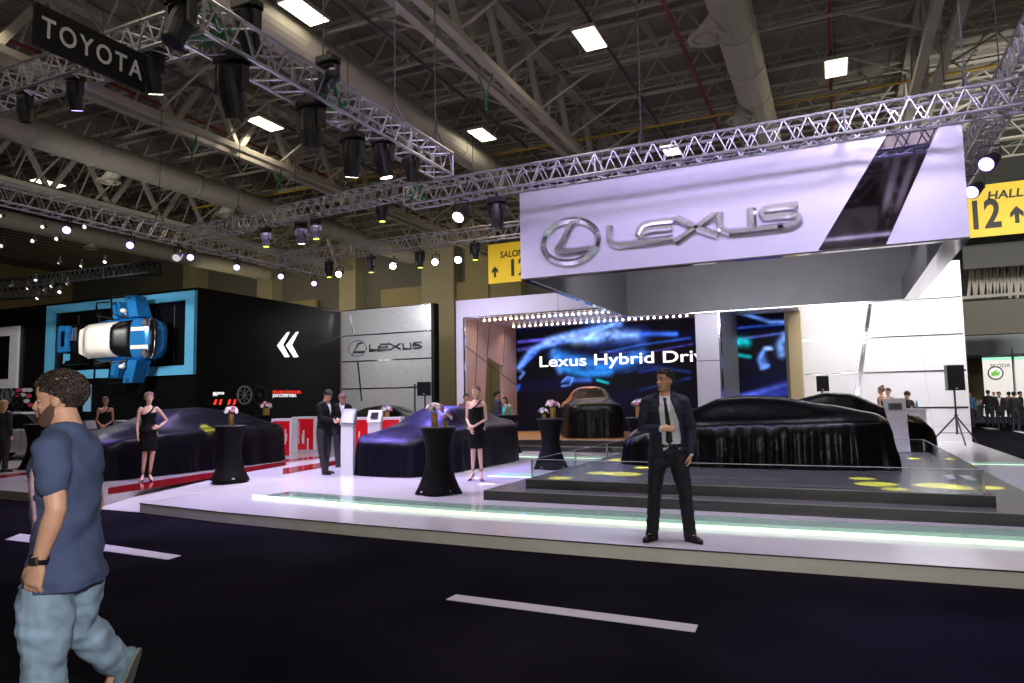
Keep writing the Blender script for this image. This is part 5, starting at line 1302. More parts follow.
    # ---- hands
    def hand(W, d, n, left, curl, sc=1.):
        d = V(d).normalized(); n = V(n); n = (n-d*n.dot(d)).normalized(); th = n.cross(d) if left else d.cross(n)
        k = sc*(.92 if fem else 1.); fr = .0088 if fem else .0098
        b.sweep([W-d*.01, W+d*.035*k, W+d*.085*k], [(.024*k,.018*k),(.038*k,.017*k),(.040*k,.014*k)], side=th, n=12)
        for i, (o, L) in enumerate(((.030,.068),(.010,.078),(-.010,.072),(-.029,.056))):
            q = W+d*.083*k+th*o*k; c = math.radians(curl*(1+.12*i)); dd = d; pts = [q-d*.02, q]
            for sgm in (.45,.30,.25):
                a_ = c*(1 if sgm < .4 else .7); dd = (dd*math.cos(a_)+n*math.sin(a_)).normalized() if True else dd
                nn = (n-dd*n.dot(dd)).normalized(); q = q+dd*L*sgm*k; pts.append(q); n_ = nn
                n = n
            b.sweep(pts, [fr*k,fr*k,fr*.95*k,fr*.85*k,fr*.72*k], side=th, n=8)
        q = W+d*.025*k+th*.026*k; b.sweep([q, q+(th*.55+d*.7+n*.2).normalized()*.035*k, q+(th*.5+d*.85+n*.3).normalized()*.062*k, q+(th*.35+d*.95+n*.4).normalized()*.085*k], [.014*k,.0125*k,.011*k,.009*k], side=n, n=8)
    if detail:
        for S_, E_, W, left, kk in (('L',J['LE'],J['LW'],True,'lhand'),('R',J['RE'],J['RW'],False,'rhand')):
            d0, n0, cu = p.get(kk, ((W-E_).normalized(), (-1 if left else 1, -.2, 0), 18)); hand(W, d0, n0, left, cu)
    # beard etc none; union
    sk_ = remeshed(b, vox, 3 if vox < .01 else 2, .5)
    sk_.scale(s).build('body', skin or skin_l, t, smooth=True)
    def put(mb, nm, m_, par=None, smooth=True, **k):
        mb.scale(s); return mb.build(nm, m_, par or t, smooth=smooth, **k)
    # ---- face pieces
    if detail and vox < .012:
        for sg in (1,-1):
            e = MB(); e.ell(hp_((sg*.031,-.0640,.003)), (.0135*hs,.010*hs,.0062*hs), RM, n=12, k=8); eo = put(e, 'eye', eye_w)
            e = MB(); e.ell(hp_((sg*.031,-.0715,.003)), (.0058*hs,.004*hs,.0058*hs), RM, n=10, k=6); put(e, 'iris', iris_m, eo)
            e = MB().sweep([hp_((sg*.014,-.086,.020)), hp_((sg*.031,-.0815,.027)), hp_((sg*.049,-.0665,.021))], [.003,.0042,.0025], n=6); put(e, 'eyebrow', hair[1] if not fem else h_lil)
        e = MB(); e.ell(hp_((0,-.0885,-.0585)), (.020*hs,.006*hs,.0042*hs), RM, n=12, k=6).ell(hp_((0,-.0880,-.0665)), (.017*hs,.0065*hs,.0048*hs), RM, n=12, k=6); put(e, 'lips', lip_r if lips else lip_m)
    # ---- hair
    hm = hair[1]; hh_ = MB(); R = random.Random(int(abs(loc[0]*100))+3)
    def hairline(q):   # q in head coords
        if q.y < -.045: return q.z > .070
        if q.y < .0: return q.z > .045-(q.y+.045)*.4
        if q.y < .04: return q.z > .025-q.y*.9
        return q.z > -.045-(q.y-.04)*.2
    c0 = V((0,.013,.034)); n_t = 1700 if vox < .006 else (420 if vox < .012 else 130); base = MB()
    base.ell(c0, (.0815,.1085,.0945), n=28, k=20); base = cut(base, lambda c: hairline(c)); base.v = [hp_(q) for q in base.v]; hh_.add(base.v, base.f)
    sz_ = .85 if n_t > 800 else (1. if n_t > 300 else 1.8)
    flat = hair[0] in ('bun', 'updo')
    for i in range(n_t):
        a = R.uniform(0, 2*PI); u = R.uniform(-.75, 1); d = V((math.cos(a)*math.sqrt(1-u*u), math.sin(a)*math.sqrt(1-u*u), u))
        off = 1.035+R.uniform(-.01,.04)*(0.25 if flat else 1)*(1+max(0, d.z)*1.3)
        q = c0+V((d.x*.077*off, d.y*.1025*off, d.z*.0885*off))
        if not hairline(q): continue
        fl = V((.25*R.uniform(-1,1), .6, -.5+R.uniform(-.3,.3))) if not flat else V((0,.8,.35)); fl = (fl-d*fl.dot(d)).normalized(); qm = d.to_track_quat('Z', 'Y').to_matrix()
        w = fl.cross(d); M3 = Matrix((w, fl, d)).transposed()
        ln = R.uniform(.012,.024)*sz_
        hh_.ell(hp_(q), (.0055*sz_*hs, ln*hs, (.0055 if flat else .008)*sz_*hs), RM @ M3 @ Matrix.Rotation(R.uniform(-.3,.3) if not flat else 0, 3, 'X'), n=6, k=4)
    if hair[0] == 'bun':
        for c, r in (((0,.115,.055),.036),((.012,.125,.075),.024),((-.014,.125,.04),.024)): hh_.ell(hp_(c), (r*hs,)*3, RM, n=14, k=10)
    if hair[0] == 'topbun':
        for c, r in (((0,.06,.145),.045),((.02,.07,.155),.03),((-.02,.06,.16),.03)): hh_.ell(hp_(c), (r*hs,)*3, RM, n=14, k=10)
    if hair[0] == 'curly':
        for i in range(70):
            a = R.uniform(0, 2*PI); u = R.uniform(-.55, .9); d = V((math.cos(a)*math.sqrt(1-u*u), math.sin(a)*math.sqrt(1-u*u), u)); q = c0+V((d.x*.092, d.y*.106, d.z*.098))
            if hairline(q): hh_.ell(hp_(q), (.017,.017,.014), RM, n=8, k=6)
    if hair[0] == 'long':
        hh_.sweep([hp_((0,.05,.06)), hp_((0,.085,-.05)), hp_((0,.09,-.17)), hp_((0,.07,-.30))], [(.08,.05),(.09,.045),(.10,.04),(.06,.02)], side=RM @ V((1,0,0)), n=14)
    put(hh_, 'hair', hm)
    if p.get('beard'):
        bd = MB(); NB, MZ = 36, 14
        def bp(i, j, off):
            ph = math.radians(-98+196*i/NB); ap = abs(math.degrees(ph)); top = -.047 if ap < 32 else (-.047-(ap-32)*.0007 if ap < 50 else -.060+(ap-50)*.00125)
            z = -.117+(top+.117)*j/MZ; w_ = face_y(0, z)[1]; A = next(((p_, q_) for p_, q_ in zip(HEADP, HEADP[1:]) if z <= q_[0]), None); t_ = max(0, (z-A[0][0])/(A[1][0]-A[0][0])); f = A[0][1]+(A[1][1]-A[0][1])*t_; bk = A[0][2]+(A[1][2]-A[0][2])*t_; yc = (f+bk)/2
            x = (w_+off)*math.sin(ph); y = yc-(yc-f+off)*math.cos(ph); return hp_((x, y, z))
        for off in (.0015, -.004): bd.v += [bp(i, j, off) for j in range(MZ+1) for i in range(NB+1)]
        for j in range(MZ):
            for i in range(NB):
                q0 = j*(NB+1)+i; bd.f.append((q0, q0+1, q0+NB+2, q0+NB+1))
        for i in range(1500):
            u_, v_ = R.random()*NB, R.random()*MZ; q = bp(u_, v_, .002); bd.ell(q, (.0013,.0013,.0028), RM, n=4, k=3)
        put(bd, 'beard', mat('beard_stubble', (.10,.055,.035), .7), smooth=False)
    # ---- clothes
    cx, cy = hip, 0
    def tval(q): return (q-hip).dot(sp)/sp.dot(sp)
    fwd = V((0,0,1)).cross(ax)*-1     # forward = ax x up ... towards the face
    fwd = ax.cross(V((0,0,1))); 
    def loc_xy(q):
        tt = tval(q); c = hip+sp*tt; r = q-c; return r.dot(ax), r.dot(fwd), tt
    if wear in ('suit', 'shirt'):
        sm = MB(); torso(sm, .010, 0, .96)
        if wear == 'shirt':
            for S, E_, W in ((LS,J['LE'],J['LW']),(RS,J['RE'],J['RW'])): sm.sweep([S+(neck-S)*.2, S, Ld(S,E_,.5), E_, W], [.058,.060,.052,.046,.036], n=12)
        else:
            for E_, W in ((J['LE'],J['LW']),(J['RE'],J['RW'])): d = (W-E_).normalized(); sm.sweep([W-d*.06, W-d*.005], [.033,.034], n=12)
        sm.sweep([neck+V((0,.010,-.03)), neck+V((0,.012,.008))], [.066,.061], n=16)
        sm = remeshed(sm, vox*1.2, 2); sm = cut(sm, lambda c: not (c.z > neck.z-.018 and (c-neck).length < .09))
        put(wrinkle(sm, .003, seed=1.), 'shirt', col2 or mat('white_shirt', (.68,.68,.72), .6))
    if wear in ('suit', 'shirt', 'jeans') and vox < .0105:
        cl = MB(); R_ = []; rc = .064 if wear != 'jeans' else .066
        for i in range(33):
            a_ = 2*PI*i/32; cf = math.cos(a_); o = fwd*cf*rc+ax*math.sin(a_)*rc; zt_ = neck.z+(.018-.034*max(0, cf)**1.5 if wear != 'jeans' else .0-.018*max(0, cf)); hh2 = .034 if wear != 'jeans' else .016
            if wear != 'jeans' and cf > .985: zt_ -= .012
            ce = V((neck.x, neck.y, 0))+V((0,.008,0)); R_.append([ce+o+V((0,0,zt_)), ce+o*1.16+V((0,0,zt_-hh2)), ce+o*1.10+V((0,0,zt_-hh2)), ce+o*.95+V((0,0,zt_))])
        cl.rings(R_, closed=False); put(cl, 'collar', (col2 or MATS.get('white_shirt') or mat('white_shirt', (.68,.68,.72), .6)) if wear == 'suit' else col or col2, smooth=False)
    if wear == 'suit':
        jk = MB(); pts, rr = [], []
        for tt, a, b2 in [(-.26,.172,.122)]+[q for q in PR if q[0] >= -.1 and q[0] < .97]:
            if tt > .9: a *= 1.05
            pts.append(hip+sp*tt); rr.append((a*build+.024, b2*build+.024))
        jk.sweep(pts, rr, side=ax, n=24)
        for S, E_, W in ((LS,J['LE'],J['LW']),(RS,J['RE'],J['RW'])):
            d = (W-E_).normalized(); jk.sweep([S+(neck-S)*.3+V((0,0,.005)), S+V((0,0,.002)), Ld(S,E_,.3), Ld(S,E_,.7), E_, Ld(E_,W,.4), W-d*.02], [.066,.070,.066,.060,.056,.052,.043], n=14)
        jk = remeshed(jk, vox*1.25, 4)
        o_ = open_ or (lambda tt: (-.0-.062*max(0,(tt-.38)/.6), .0+.062*max(0,(tt-.38)/.6)) if tt > .38 else (0, 0))
        def keep(c):
            x, y, tt = loc_xy(c)
            if y > .0 and tt < 1.2 and abs(x) < .17:
                a, b3 = o_(tt)
                if a < x < b3: return False
            if tt < -.245 and (c-hip).length < .5 and abs(x) < .21: return False
            return not (c.z > neck.z-.035 and (c-neck).length < .10)
        jk = cut(jk, keep); wrinkle(jk, .006, seed=5.)
        jo = put(jk, 'jacket', col or mat('navy_suit', (.012,.012,.028), .7)); so = jo.modifiers.new('t', 'SOLIDIFY'); so.thickness = .006; so.offset = -1
        # lapels
        if vox < .012:
            for sg in (-1, 1):
                L_ = []
                lp = MB(); vs = []
                for k in range(7):
                    tt = .93-k*.085; a, b3 = o_(tt); e = (b3 if sg > 0 else a); wd = .012+.030*math.sin(min(1, k/4.2)*PI*.9)
                    def onf(x, tt): 
                        A = next((q for q in reversed(PR) if q[0] <= tt), PR[0]); i0 = PR.index(A); B = PR[min(i0+1, len(PR)-1)]; f = (tt-A[0])/max(1e-6, B[0]-A[0]); ra = Ld(A[1],B[1],f)*build+.030; rb = Ld(A[2],B[2],f)*build+.030
                        return hip+sp*tt+ax*x+fwd*(rb*math.sqrt(max(.05, 1-(x/ra)**2)))
                    vs += [onf(e, tt), onf(e+sg*wd, tt)]
                lp.add(vs+[q+fwd*.004 for q in vs], [(2*i, 2*i+1, 2*i+3, 2*i+2) for i in range(6)]+[(14+2*i, 14+2*i+2, 14+2*i+3, 14+2*i+1) for i in range(6)])
                put(lp, 'lapel', col or MATS['navy_suit'], jo)
        if tie:
            def onf2(x, tt, g=.016):
                A = next((q for q in reversed(PR) if q[0] <= tt), PR[0]); i0 = PR.index(A); B = PR[min(i0+1, len(PR)-1)]; f = (tt-A[0])/max(1e-6, B[0]-A[0]); rb = Ld(A[2],B[2],f)*build+g
                return hip+sp*tt+ax*x+fwd*rb
            tm = MB(); vs = []
            tp_ = [(.97,.014),(.93,.020),(.905,.012),(.75,.018),(.55,.024),(.35,.030),(.18,.036),(.12,.004)]
            for k, (tt, w) in enumerate(tp_):
                cxx = .03*math.sin((1-tt)*2.2)
                vs += [onf2(cxx-w, tt, .018), onf2(cxx, tt, .028), onf2(cxx+w, tt, .018), onf2(cxx, tt, .012)]
            tm.rings([vs[4*i:4*i+4] for i in range(len(tp_))]); put(tm, 'tie', tie, smooth=False)
    if wear in ('suit', 'shirt', 'jeans'):
        tr_ = MB(); pts = [hip+sp*q for q in (-.12,-.02,.10)]
        tr_.sweep(pts, [(.150*build+.012,.108*build+.014),(.166*build+.012,.118*build+.014),(.155*build+.012,.110*build+.012)], side=hax, n=20)
        kr = [.105,.098,.078,.072,.070,.066,.066] if wear != 'jeans' else [.096,.104,.088,.080,.080,.074,.066]
        for Hj, K_, A_, toe in ((J['LH'],J['LK'],J['LA'],ltoe),(J['RH'],J['RK'],J['RA'],rtoe)):
            tr_.sweep([Hj+V((0,0,.0)), Ld(Hj,K_,.35), Ld(Hj,K_,.8), K_, Ld(K_,A_,.35)-toe*.008, Ld(K_,A_,.75), Ld(K_,A_,1.17)], kr, n=16)
        tr_ = remeshed(tr_, vox*1.25, 3)
        if wear == 'jeans': tr_ = cut(tr_, lambda c: tval(c) < -.115)
        wrinkle(tr_, .007 if wear != 'jeans' else .011, sc=(9,9,16), seed=9.)
        put(tr_, 'jeans' if wear == 'jeans' else 'trousers', (col2 if wear == 'jeans' else None) or p.get('trouser_mat') or mat('dark_trousers', (.010,.010,.018), .7))
        if wear == 'suit' and vox < .0075:
            bl = MB(); pr_ = [q for q in PR if q[0] == .12][0]
            c = hip+sp*.10; R_ = [[c+ax*((pr_[1]*build+g)*math.cos(2*PI*i/32))+fwd*((pr_[2]*build+g)*math.sin(2*PI*i/32))+V((0,0,z)) for i in range(32)] for g, z in ((.020,-.02),(.024,-.018),(.024,.018),(.020,.02))]
            bl.rings(R_, closed=False); bo_ = put(bl, 'belt', mat('belt_leather', (.012,.010,.010), .35)); c2 = c+fwd*(pr_[2]*build+.026); put(MB().box(c2.x-.022,c2.x+.022,c2.y-.004,c2.y+.004,c2.z-.016,c2.z+.016), 'belt_buckle', chrome, bo_)
        for A_, toe, kk in ((J['LA'],ltoe,'footdir_l'),(J['RA'],rtoe,'footdir_r')):
            fd = V(p.get(kk, (toe.x, toe.y, 0))).normalized(); up = V((0,0,1)) if abs(fd.z) < .3 else (V((0,0,1))-fd*fd.z).normalized()
            sh_ = MB(); c = A_-up*.045
            sh_.sweep([c-fd*.055+up*.0, c+fd*.03, c+fd*.12-up*.008, c+fd*.185-up*.014], [(.036,.038),(.042,.036),(.046,.028),(.034,.018)], side=fd.cross(up), n=14).sweep([c+up*.055, c-fd*.02], [.038,.040], n=12)
            sh_ = remeshed(sh_, max(.005, vox), 2); lo = [q for q in sh_.v]
            so_ = put(sh_, 'shoe', shoe or mat('black_leather_shoe', (.010,.009,.009), .25))
            sd_ = fd.cross(up); sl = MB(); R_ = []
            for h in (-.040,-.028): R_.append([c+up*h+fd*(.06+.155*math.cos(2*PI*i/20))+sd_*(.047*math.sin(2*PI*i/20))*(1 if math.cos(2*PI*i/20) > -.2 else .85) for i in range(20)])
            put(sl.rings(R_), 'sole', p.get('sole_mat') or black_matte, so_, smooth=False)
    if wear == 'jeans':
        ts = MB(); pts, rr = [], []
        for tt, a, b2 in [(-.17,.182,.142),(-.08,.178,.140)]+[q for q in PR if 0 <= q[0] < .97]:
            pts.append(hip+sp*tt); rr.append((a*build+.024, b2*build+.024))
        ts.sweep(pts, rr, side=ax, n=24)
        for S, E_ in ((LS,J['LE']),(RS,J['RE'])): ts.sweep([S+(neck-S)*.4+V((0,0,.0)), S+(neck-S)*.08+V((0,0,-.005)), Ld(S,E_,.35), Ld(S,E_,.58)], [.058,.068,.065,.060], n=16)
        ts = remeshed(ts, vox*1.2, 5); ts = cut(ts, lambda c: not (c.z > neck.z-.03 and (c-neck).length < .075) and not (loc_xy(c)[2] < -.155 and abs((c-hip).dot(ax)) < .19)); wrinkle(ts, .015, sc=(5,5,11), seed=2.)
        to = put(ts, 't_shirt', col); so = to.modifiers.new('t', 'SOLIDIFY'); so.thickness = .004; so.offset = -1
    if wear == 'dress':
        ds = MB(); pts = []; rr = []
        pts = [V((hip.x, hip.y, .64)), V((hip.x, hip.y, .78))]+[hip+sp*q[0] for q in PR if q[0] >= 0 and q[0] <= .86]
        rr = [(.168,.125),(.170,.128)]+[(q[1]*build+.010, q[2]*build+.010) for q in PR if 0 <= q[0] <= .86]
        rr[2] = (.170,.128)
        ds.sweep(pts, rr, side=ax, n=24); ds = remeshed(ds, vox*1.1, 3)
        def keepd(c):
            x, y, tt = loc_xy(c); return tt < .70+x*.35 and c.z > .60
        ds = cut(ds, keepd); wrinkle(ds, .003, seed=3.)
        do = put(ds, 'dress', col or mat('black_dress', (.004,.004,.0045), .7, spec=.15)); so = do.modifiers.new('t', 'SOLIDIFY'); so.thickness = .004; so.offset = -1
        # strap over the person's left shoulder
        ps = []
        for x, y, tt in ((-.05,.128,.66),(.02,.120,.76),(.065,.092,.86),(.085,.045,.945),(.09,-.01,.965),(.08,-.07,.88),(.05,-.105,.75)): ps.append(hip+sp*tt+ax*x+fwd*y)
        put(MB().sweep(ps, [(.016,.006)]*len(ps), side=ax, n=8), 'dress_strap', col or MATS['black_dress'], do)
        if p.get('peplum'):
            pe = MB(); R_ = []
            for g, tt in ((.012,.28),(.034,.14),(.058,.02)): R_.append([hip+sp*tt+ax*((.125+g)*math.cos(2*PI*i/32))+fwd*((.092+g)*math.sin(2*PI*i/32)) for i in range(32)])
            put(pe.rings(R_, closed=False), 'peplum', col or MATS['black_dress'], do)
        for A_, toe in ((J['LA'],ltoe),(J['RA'],rtoe)):
            hl = MB(); he = A_+V((0,0,-.075))-toe*.035; bl = V((A_.x, A_.y, .012))+toe*.125
            hl.sweep([he, Ld(he,bl,.5)+V((0,0,-.004)), bl, bl+toe*.065], [(.024,.010),(.024,.009),(.034,.010),(.012,.008)], side=toe.cross(V((0,0,1))), n=10).tube(he, V((he.x-toe.x*.005, he.y-toe.y*.005, 0)), .011, .005, n=8)
            hl.sweep([bl+V((0,0,.02))-toe*.01, bl+V((0,0,.018))+toe*.035], [(.038,.026),(.026,.018)], side=toe.cross(V((0,0,1))), n=10)
            for z in (.0,.03): 
                c = A_+V((0,0,z)); sd_ = V((1,0,0)); R_ = [[c+V((math.cos(2*PI*i/16)*r, math.sin(2*PI*i/16)*r, h)) for r, h in ((.031,-.004),(.035,-.004),(.035,.004),(.031,.004))] for i in range(16)]; hl.rings(R_+[R_[0]], closed=False)
            put(hl, 'high_heel_shoe', mat('black_leather_shoe', (.010,.009,.009), .25))
    return t
def face_rz(loc, target=(0,0)): 
    d = V((target[0]-loc[0], target[1]-loc[1])); return math.atan2(d.x, -d.y)
def plantat(px_, py_, d, z): q = gd(px_, py_, d); return (q.x, q.y, z)

# foreground man walking to the left
D0 = 3.05; q = gd(66, 560, D0); L0 = V((q.x, q.y, 0)); RZ = -PI/2+.42
crown = gd(56, 369, D0).z; HM = crown-.0; SM = HM/1.78
inv = Matrix.Rotation(-RZ, 3, 'Z')
def JL(x, y, d): return (inv @ (gd(x, y, d)-L0))/SM
neckp = JL(67.5, 432, D0+.0); hipp = JL(66, 560, D0)
axv = V((1,.20,0))
LEp, LWp = JL(56,509,D0-.20), JL(38.5,562,D0-.20)
lk = JL(44,664,D0-.12); la = lk+V((0,-.02,-.42)); 
rk = JL(76,625,D0+.16); rf = JL(117,662,D0+.36)
pose = dict(LH=hipp+V((.082,-.02,-.07)), RH=hipp+V((-.082,.0,-.07)), hip=hipp, neck=neckp, axis=axv, hipaxis=(1,.1,0), LE=LEp, LW=LWp, lhand=((-.05,-.25,-1),(-1,.1,.1),26), RE=neckp+V((-.24,-.02,-.33)), RW=neckp+V((-.27,-.16,-.52)),
    LK=lk, LA=(la.x, la.y, .095), RK=rk, RA=rf, rtoe=(0,-1,0), ltoe=(0,-1,0), footdir_r=(0,-.35,-1.), footdir_l=(0,-1,0), sh=.152, hs=.92, yaw=2, pitch=6, headoff=(0,-.030,.040), beard=True, sole_mat=mat('grey_sole', (.16,.16,.15), .6))
jeans_m = mat('washed_blue_denim', (.24,.34,.45), .8, noise_amt=.30, nscale=7, bump=.12, bscale=160)
tee_m = mat('slate_blue_cotton', (.055,.078,.165), .85, noise_amt=.06, nscale=5, bump=.06, bscale=200)
man = person('man in slate blue t-shirt and washed jeans walking left in the foreground', tuple(L0), RZ, HM, 'm', pose, skin_l, ('short', h_dark), 'jeans', .0055, tee_m, jeans_m, build=.88, shoe=mat('teal_grey_trainer', (.12,.20,.22), .6))
def wl_pt(v): return V(v)*SM
# watch on his left wrist, print on the chest, jeans pocket
w = MB(); d = (LWp-LEp).normalized(); a1_ = d.cross(V((0,1,0))).normalized(); a2_ = d.cross(a1_); c = LWp-d*.012
R_ = [[c+d*h+(a1_*math.cos(2*PI*i/20)*r+a2_*math.sin(2*PI*i/20)*r) for r, h in ((.030,-.009),(.0345,-.009),(.0345,.009),(.030,.009))] for i in range(20)]
w.rings(R_+[R_[0]], closed=False).scale(SM); wo = w.build('watch_strap', mat('black_strap', (.01,.01,.01), .4), man)
w = MB().obox(c+V((.034,0,0)), (.012,.034,.034), Matrix((V((1,0,0)),V((0,1,0)),V((0,0,1))))).scale(SM); w.build('watch_face', mat('watch_metal', (.45,.45,.42), .3, metal=1.), wo, bevel=.004)
pr = MB(); sp_ = neckp-hipp; axn = axv.normalized(); fw_ = axn.cross(V((0,0,1)))
rows = []
for k in range(9):
    tt = .22+k*.065; a = .150+.02*min(1, max(0, (tt-.3)*3)); bb2 = .108+.014*min(1, max(0, (tt-.3)*3)); rows.append([hipp+sp_*tt+axn*((a*.88+.021)*math.cos(th))+fw_*((bb2*.88+.020)*math.sin(th)) for th in [math.radians(28+i*12.5) for i in range(10)]])
vs = [q for r in rows for q in r]; pr.add(vs, [(j*10+i, j*10+i+1, j*10+i+11, j*10+i+10) for j in range(8) for i in range(9)]); pr.scale(SM)
so = pr.build('shirt_print', mat('pink_grey_print', (.40,.24,.32), .7, noise_amt=.8, nscale=16), man, smooth=True)
md = so.modifiers.new('t', 'SOLIDIFY'); md.thickness = .004

# security guard
a, b = gz(649.5,541.5), gz(690,542); c = (a+b)/2; lg_ = (c.x, c.y+.05, .15); rz = face_rz(lg_)-.06
inv = Matrix.Rotation(-rz, 3, 'Z'); SG = 1.86/1.78; DG = (V((c.x,c.y,1))-CAM).dot(_f)
def JG(x, y, dd=0): return (inv @ (gd(x, y, DG+dd)-V(lg_)))/SG
navy = mat('navy_suit', (.0125,.0125,.034), .75)
tie_m = mat('spotted_tie', (.016,.016,.018), .4, noise_amt=.9, nscale=60)
la_, ra_ = JG(690,535,.0), JG(652,535,.0)
pose = dict(LA=(la_.x,.02,.09), RA=(ra_.x,.02,.09), LK=(la_.x*.86,-.02,.50), RK=(ra_.x*.80,-.02,.50), hip=(.0,.0,.93), neck=(-.01,.0,1.505),
    RE=JG(632,437,-.02), RW=JG(662,424,-.30), rhand=((1,-.02,.06),(.1,.8,-.6),22), LE=JG(699,430,.0), LW=JG(696,457,-.04), lhand=((-.15,-.05,-1),(-1,.2,0),30), yaw=-38, pitch=-3, ltoe=(.75,-1,0), rtoe=(-.35,-1,0), trouser_mat=mat('black_navy_trousers', (.007,.007,.013), .75))
pose['LE'] = V((.245,.03,1.15)); pose['LW'] = V((.235,-.05,.90)); pose['RE'] = V((-.255,-.02,1.16)); pose['RW'] = V((-.055,-.175,1.165))
def gopen(tt):
    if tt < -.3: return (0, 0)
    w = interp([(-.3,.14),(.1,.15),(.3,.15),(.5,.14),(.75,.10),(.95,.06)], tt); l = interp([(-.3,-.03),(.1,-.04),(.3,-.045),(.5,-.05),(.75,-.06),(.95,-.05)], tt); return (l, w)
person('person in open navy suit and tie, hand on stomach, standing at the platform edge', lg_, rz, 1.86, 'm', pose, skin_g, ('short', h_black), 'suit', .0065, navy, mat('white_shirt', (.68,.68,.72), .6), open_=gopen, tie=tie_m, build=1.04)

# hostesses
p0 = gz(477,480.5); rz = face_rz((p0.x,p0.y))-.25
clasp = dict(LE=(.19,.02,1.15), LW=(-.005,-.155,1.02), RE=(-.19,.02,1.15), RW=(-.075,-.15,.99), lhand=((-1,-.25,-.3),(.1,.9,-.1),20), rhand=((.25,-.1,-1),(.6,.7,0),25), heel=.13, LK=(.065,-.02,.58), RK=(-.065,-.02,.58), LA=(.085,.02,.185), RA=(-.085,.02,.185), hip=(0,0,1.0), neck=(0,.005,1.52), yaw=-28, pitch=4)
person('person in a black mini dress with hands clasped beside the middle cocktail table', (p0.x,p0.y,.15), rz, 1.84, 'f', clasp, skin_w, ('updo', h_ash), 'dress', .008, mat('black_dress', (.004,.004,.0045), .7, spec=.15))
p0 = gz(147,481.5,.16); rz = face_rz((p0.x,p0.y))+.05
hiph = dict(LE=(.34,.08,1.20), LW=(.185,-.07,1.08), lhand=((-.8,-.5,-.15),(-.4,.8,0),15), RE=(-.20,.04,1.17), RW=(-.19,-.03,.93), rhand=((0,-.05,-1),(1,0,0),25), heel=.12, LK=(.085,-.03,.57), RK=(-.055,-.03,.57), LA=(.05,.01,.18), RA=(-.075,.02,.18), hip=(0,0,.99), neck=(-.005,.005,1.51), yaw=5, pitch=2, peplum=True)
person('person in a black dress with lilac curly hair and a hand on her hip', (p0.x,p0.y,.16), rz, 1.82, 'f', hiph, skin_w, ('curly', mat('hair_lilac_blonde', (.30,.17,.18), .5)), 'dress', .008, MATS['black_dress'], lips=True)
P = plantat(104, 450, 18.9, .16)
person('person in a black dress with hands clasped standing at the grey desk in the distance', P, face_rz(P)+.1, 1.80, 'f', dict(clasp, yaw=0), skin_t, ('updo', h_dark), 'dress', .011, MATS['black_dress'])
# men at the kiosk
p0 = gz(324,474); L_ = (p0.x,p0.y,.15); rzv = math.radians(24.7)+PI/2-.45
look = dict(LE=(.21,-.05,1.17), LW=(.06,-.30,1.14), lhand=((-.1,-1,-.1),(-.2,0,-1),20), RE=(-.20,-.10,1.17), RW=(-.10,-.33,1.13), rhand=((.1,-1,-.1),(0,0,-1),20), neck=(0,-.03,1.49), pitch=32, yaw=-5, LA=(.10,.05,.085), RA=(-.09,-.10,.085))
blk = mat('charcoal_suit', (.0045,.0045,.0055), .8, spec=.2)
person('person with black hair in a black suit seen sideways, left of the slim kiosk', L_, rzv, 1.86, 'm', look, skin_t, ('short', h_black), 'suit', .010, blk, MATS['white_shirt'], build=.97)
p0 = gd(341, 470, 17.2); L_ = (p0.x,p0.y,.15)
lk2 = dict(look, pitch=28, yaw=10, LE=(.26,-.04,1.18), LW=(.20,-.30,1.22), lhand=((-.5,-.8,-.3),(-.3,0,-1),15), RE=(-.22,-.02,1.17), RW=(-.20,-.26,1.10))
person('person with brown hair in a black suit facing us behind the slim kiosk', L_, face_rz(L_)+.15, 1.80, 'm', lk2, skin_t, ('short', h_lil), 'suit', .010, blk, MATS['white_shirt'])
# couple behind the covered car
P = plantat(498, 450, 22.2, .15)
person('person in a navy suit seen from behind the covered car, facing the couple partner', P, math.radians(24.7)+PI/2+.3, 1.86, 'm', dict(yaw=5), skin_t, ('short', h_black), 'suit', .012, navy, MATS['white_shirt'])
P = plantat(505.5, 450, 23.0, .15)
person('person with long dark hair in a turquoise top facing the man in navy', P, face_rz(P)-.5, 1.66, 'f', dict(yaw=-15), skin_t, ('long', h_black), 'shirt', .014, None, mat('turquoise_top', (.05,.35,.40), .6))
P = plantat(467.0, 450, 20.3, .15)
person('person whose head shows behind the shoulder of the woman by the middle table', P, face_rz(P), 1.76, 'm', dict(yaw=20), skin_t, ('short', h_dark), 'shirt', .014, None, mat('maroon_top', (.12,.02,.03), .6))
# bar staff
P = plantat(884, 440, 21.6, .15)
person('person with a high bun in a black top, leftmost behind the white kiosk', P, face_rz(P)-2.0, 1.80, 'f', dict(yaw=0), skin_t, ('topbun', h_lil), 'dress', .012, MATS['black_dress'])
P = plantat(891, 440, 22.2, .15)
person('person in a black vest facing us behind the white kiosk', P, face_rz(P)-.3, 1.76, 'f', dict(yaw=-10), skin_t, ('updo', h_black), 'dress', .012, MATS['black_dress'])
P = plantat(907, 440, 21.4, .15)
person('person in a black shirt bending his head over the white bar counter', P, face_rz(P)+.6, 1.68, 'm', dict(pitch=35, LE=(.25,-.12,1.2), LW=(.05,-.30,1.2), neck=(0,-.08,1.46)), skin_t, ('short', h_black), 'shirt', .012, None, mat('black_shirt', (.01,.01,.011), .7))
# blonde at left edge
P = plantat(2, 455, 17.0, .16)
person('person with long blonde hair in dark clothes at the left frame edge', P, face_rz(P)+2.4, 1.74, 'f', dict(yaw=0), skin_w, ('long', h_blond), 'suit', .012, mat('dark_coat', (.012,.013,.02), .7), MATS['black_shirt'])
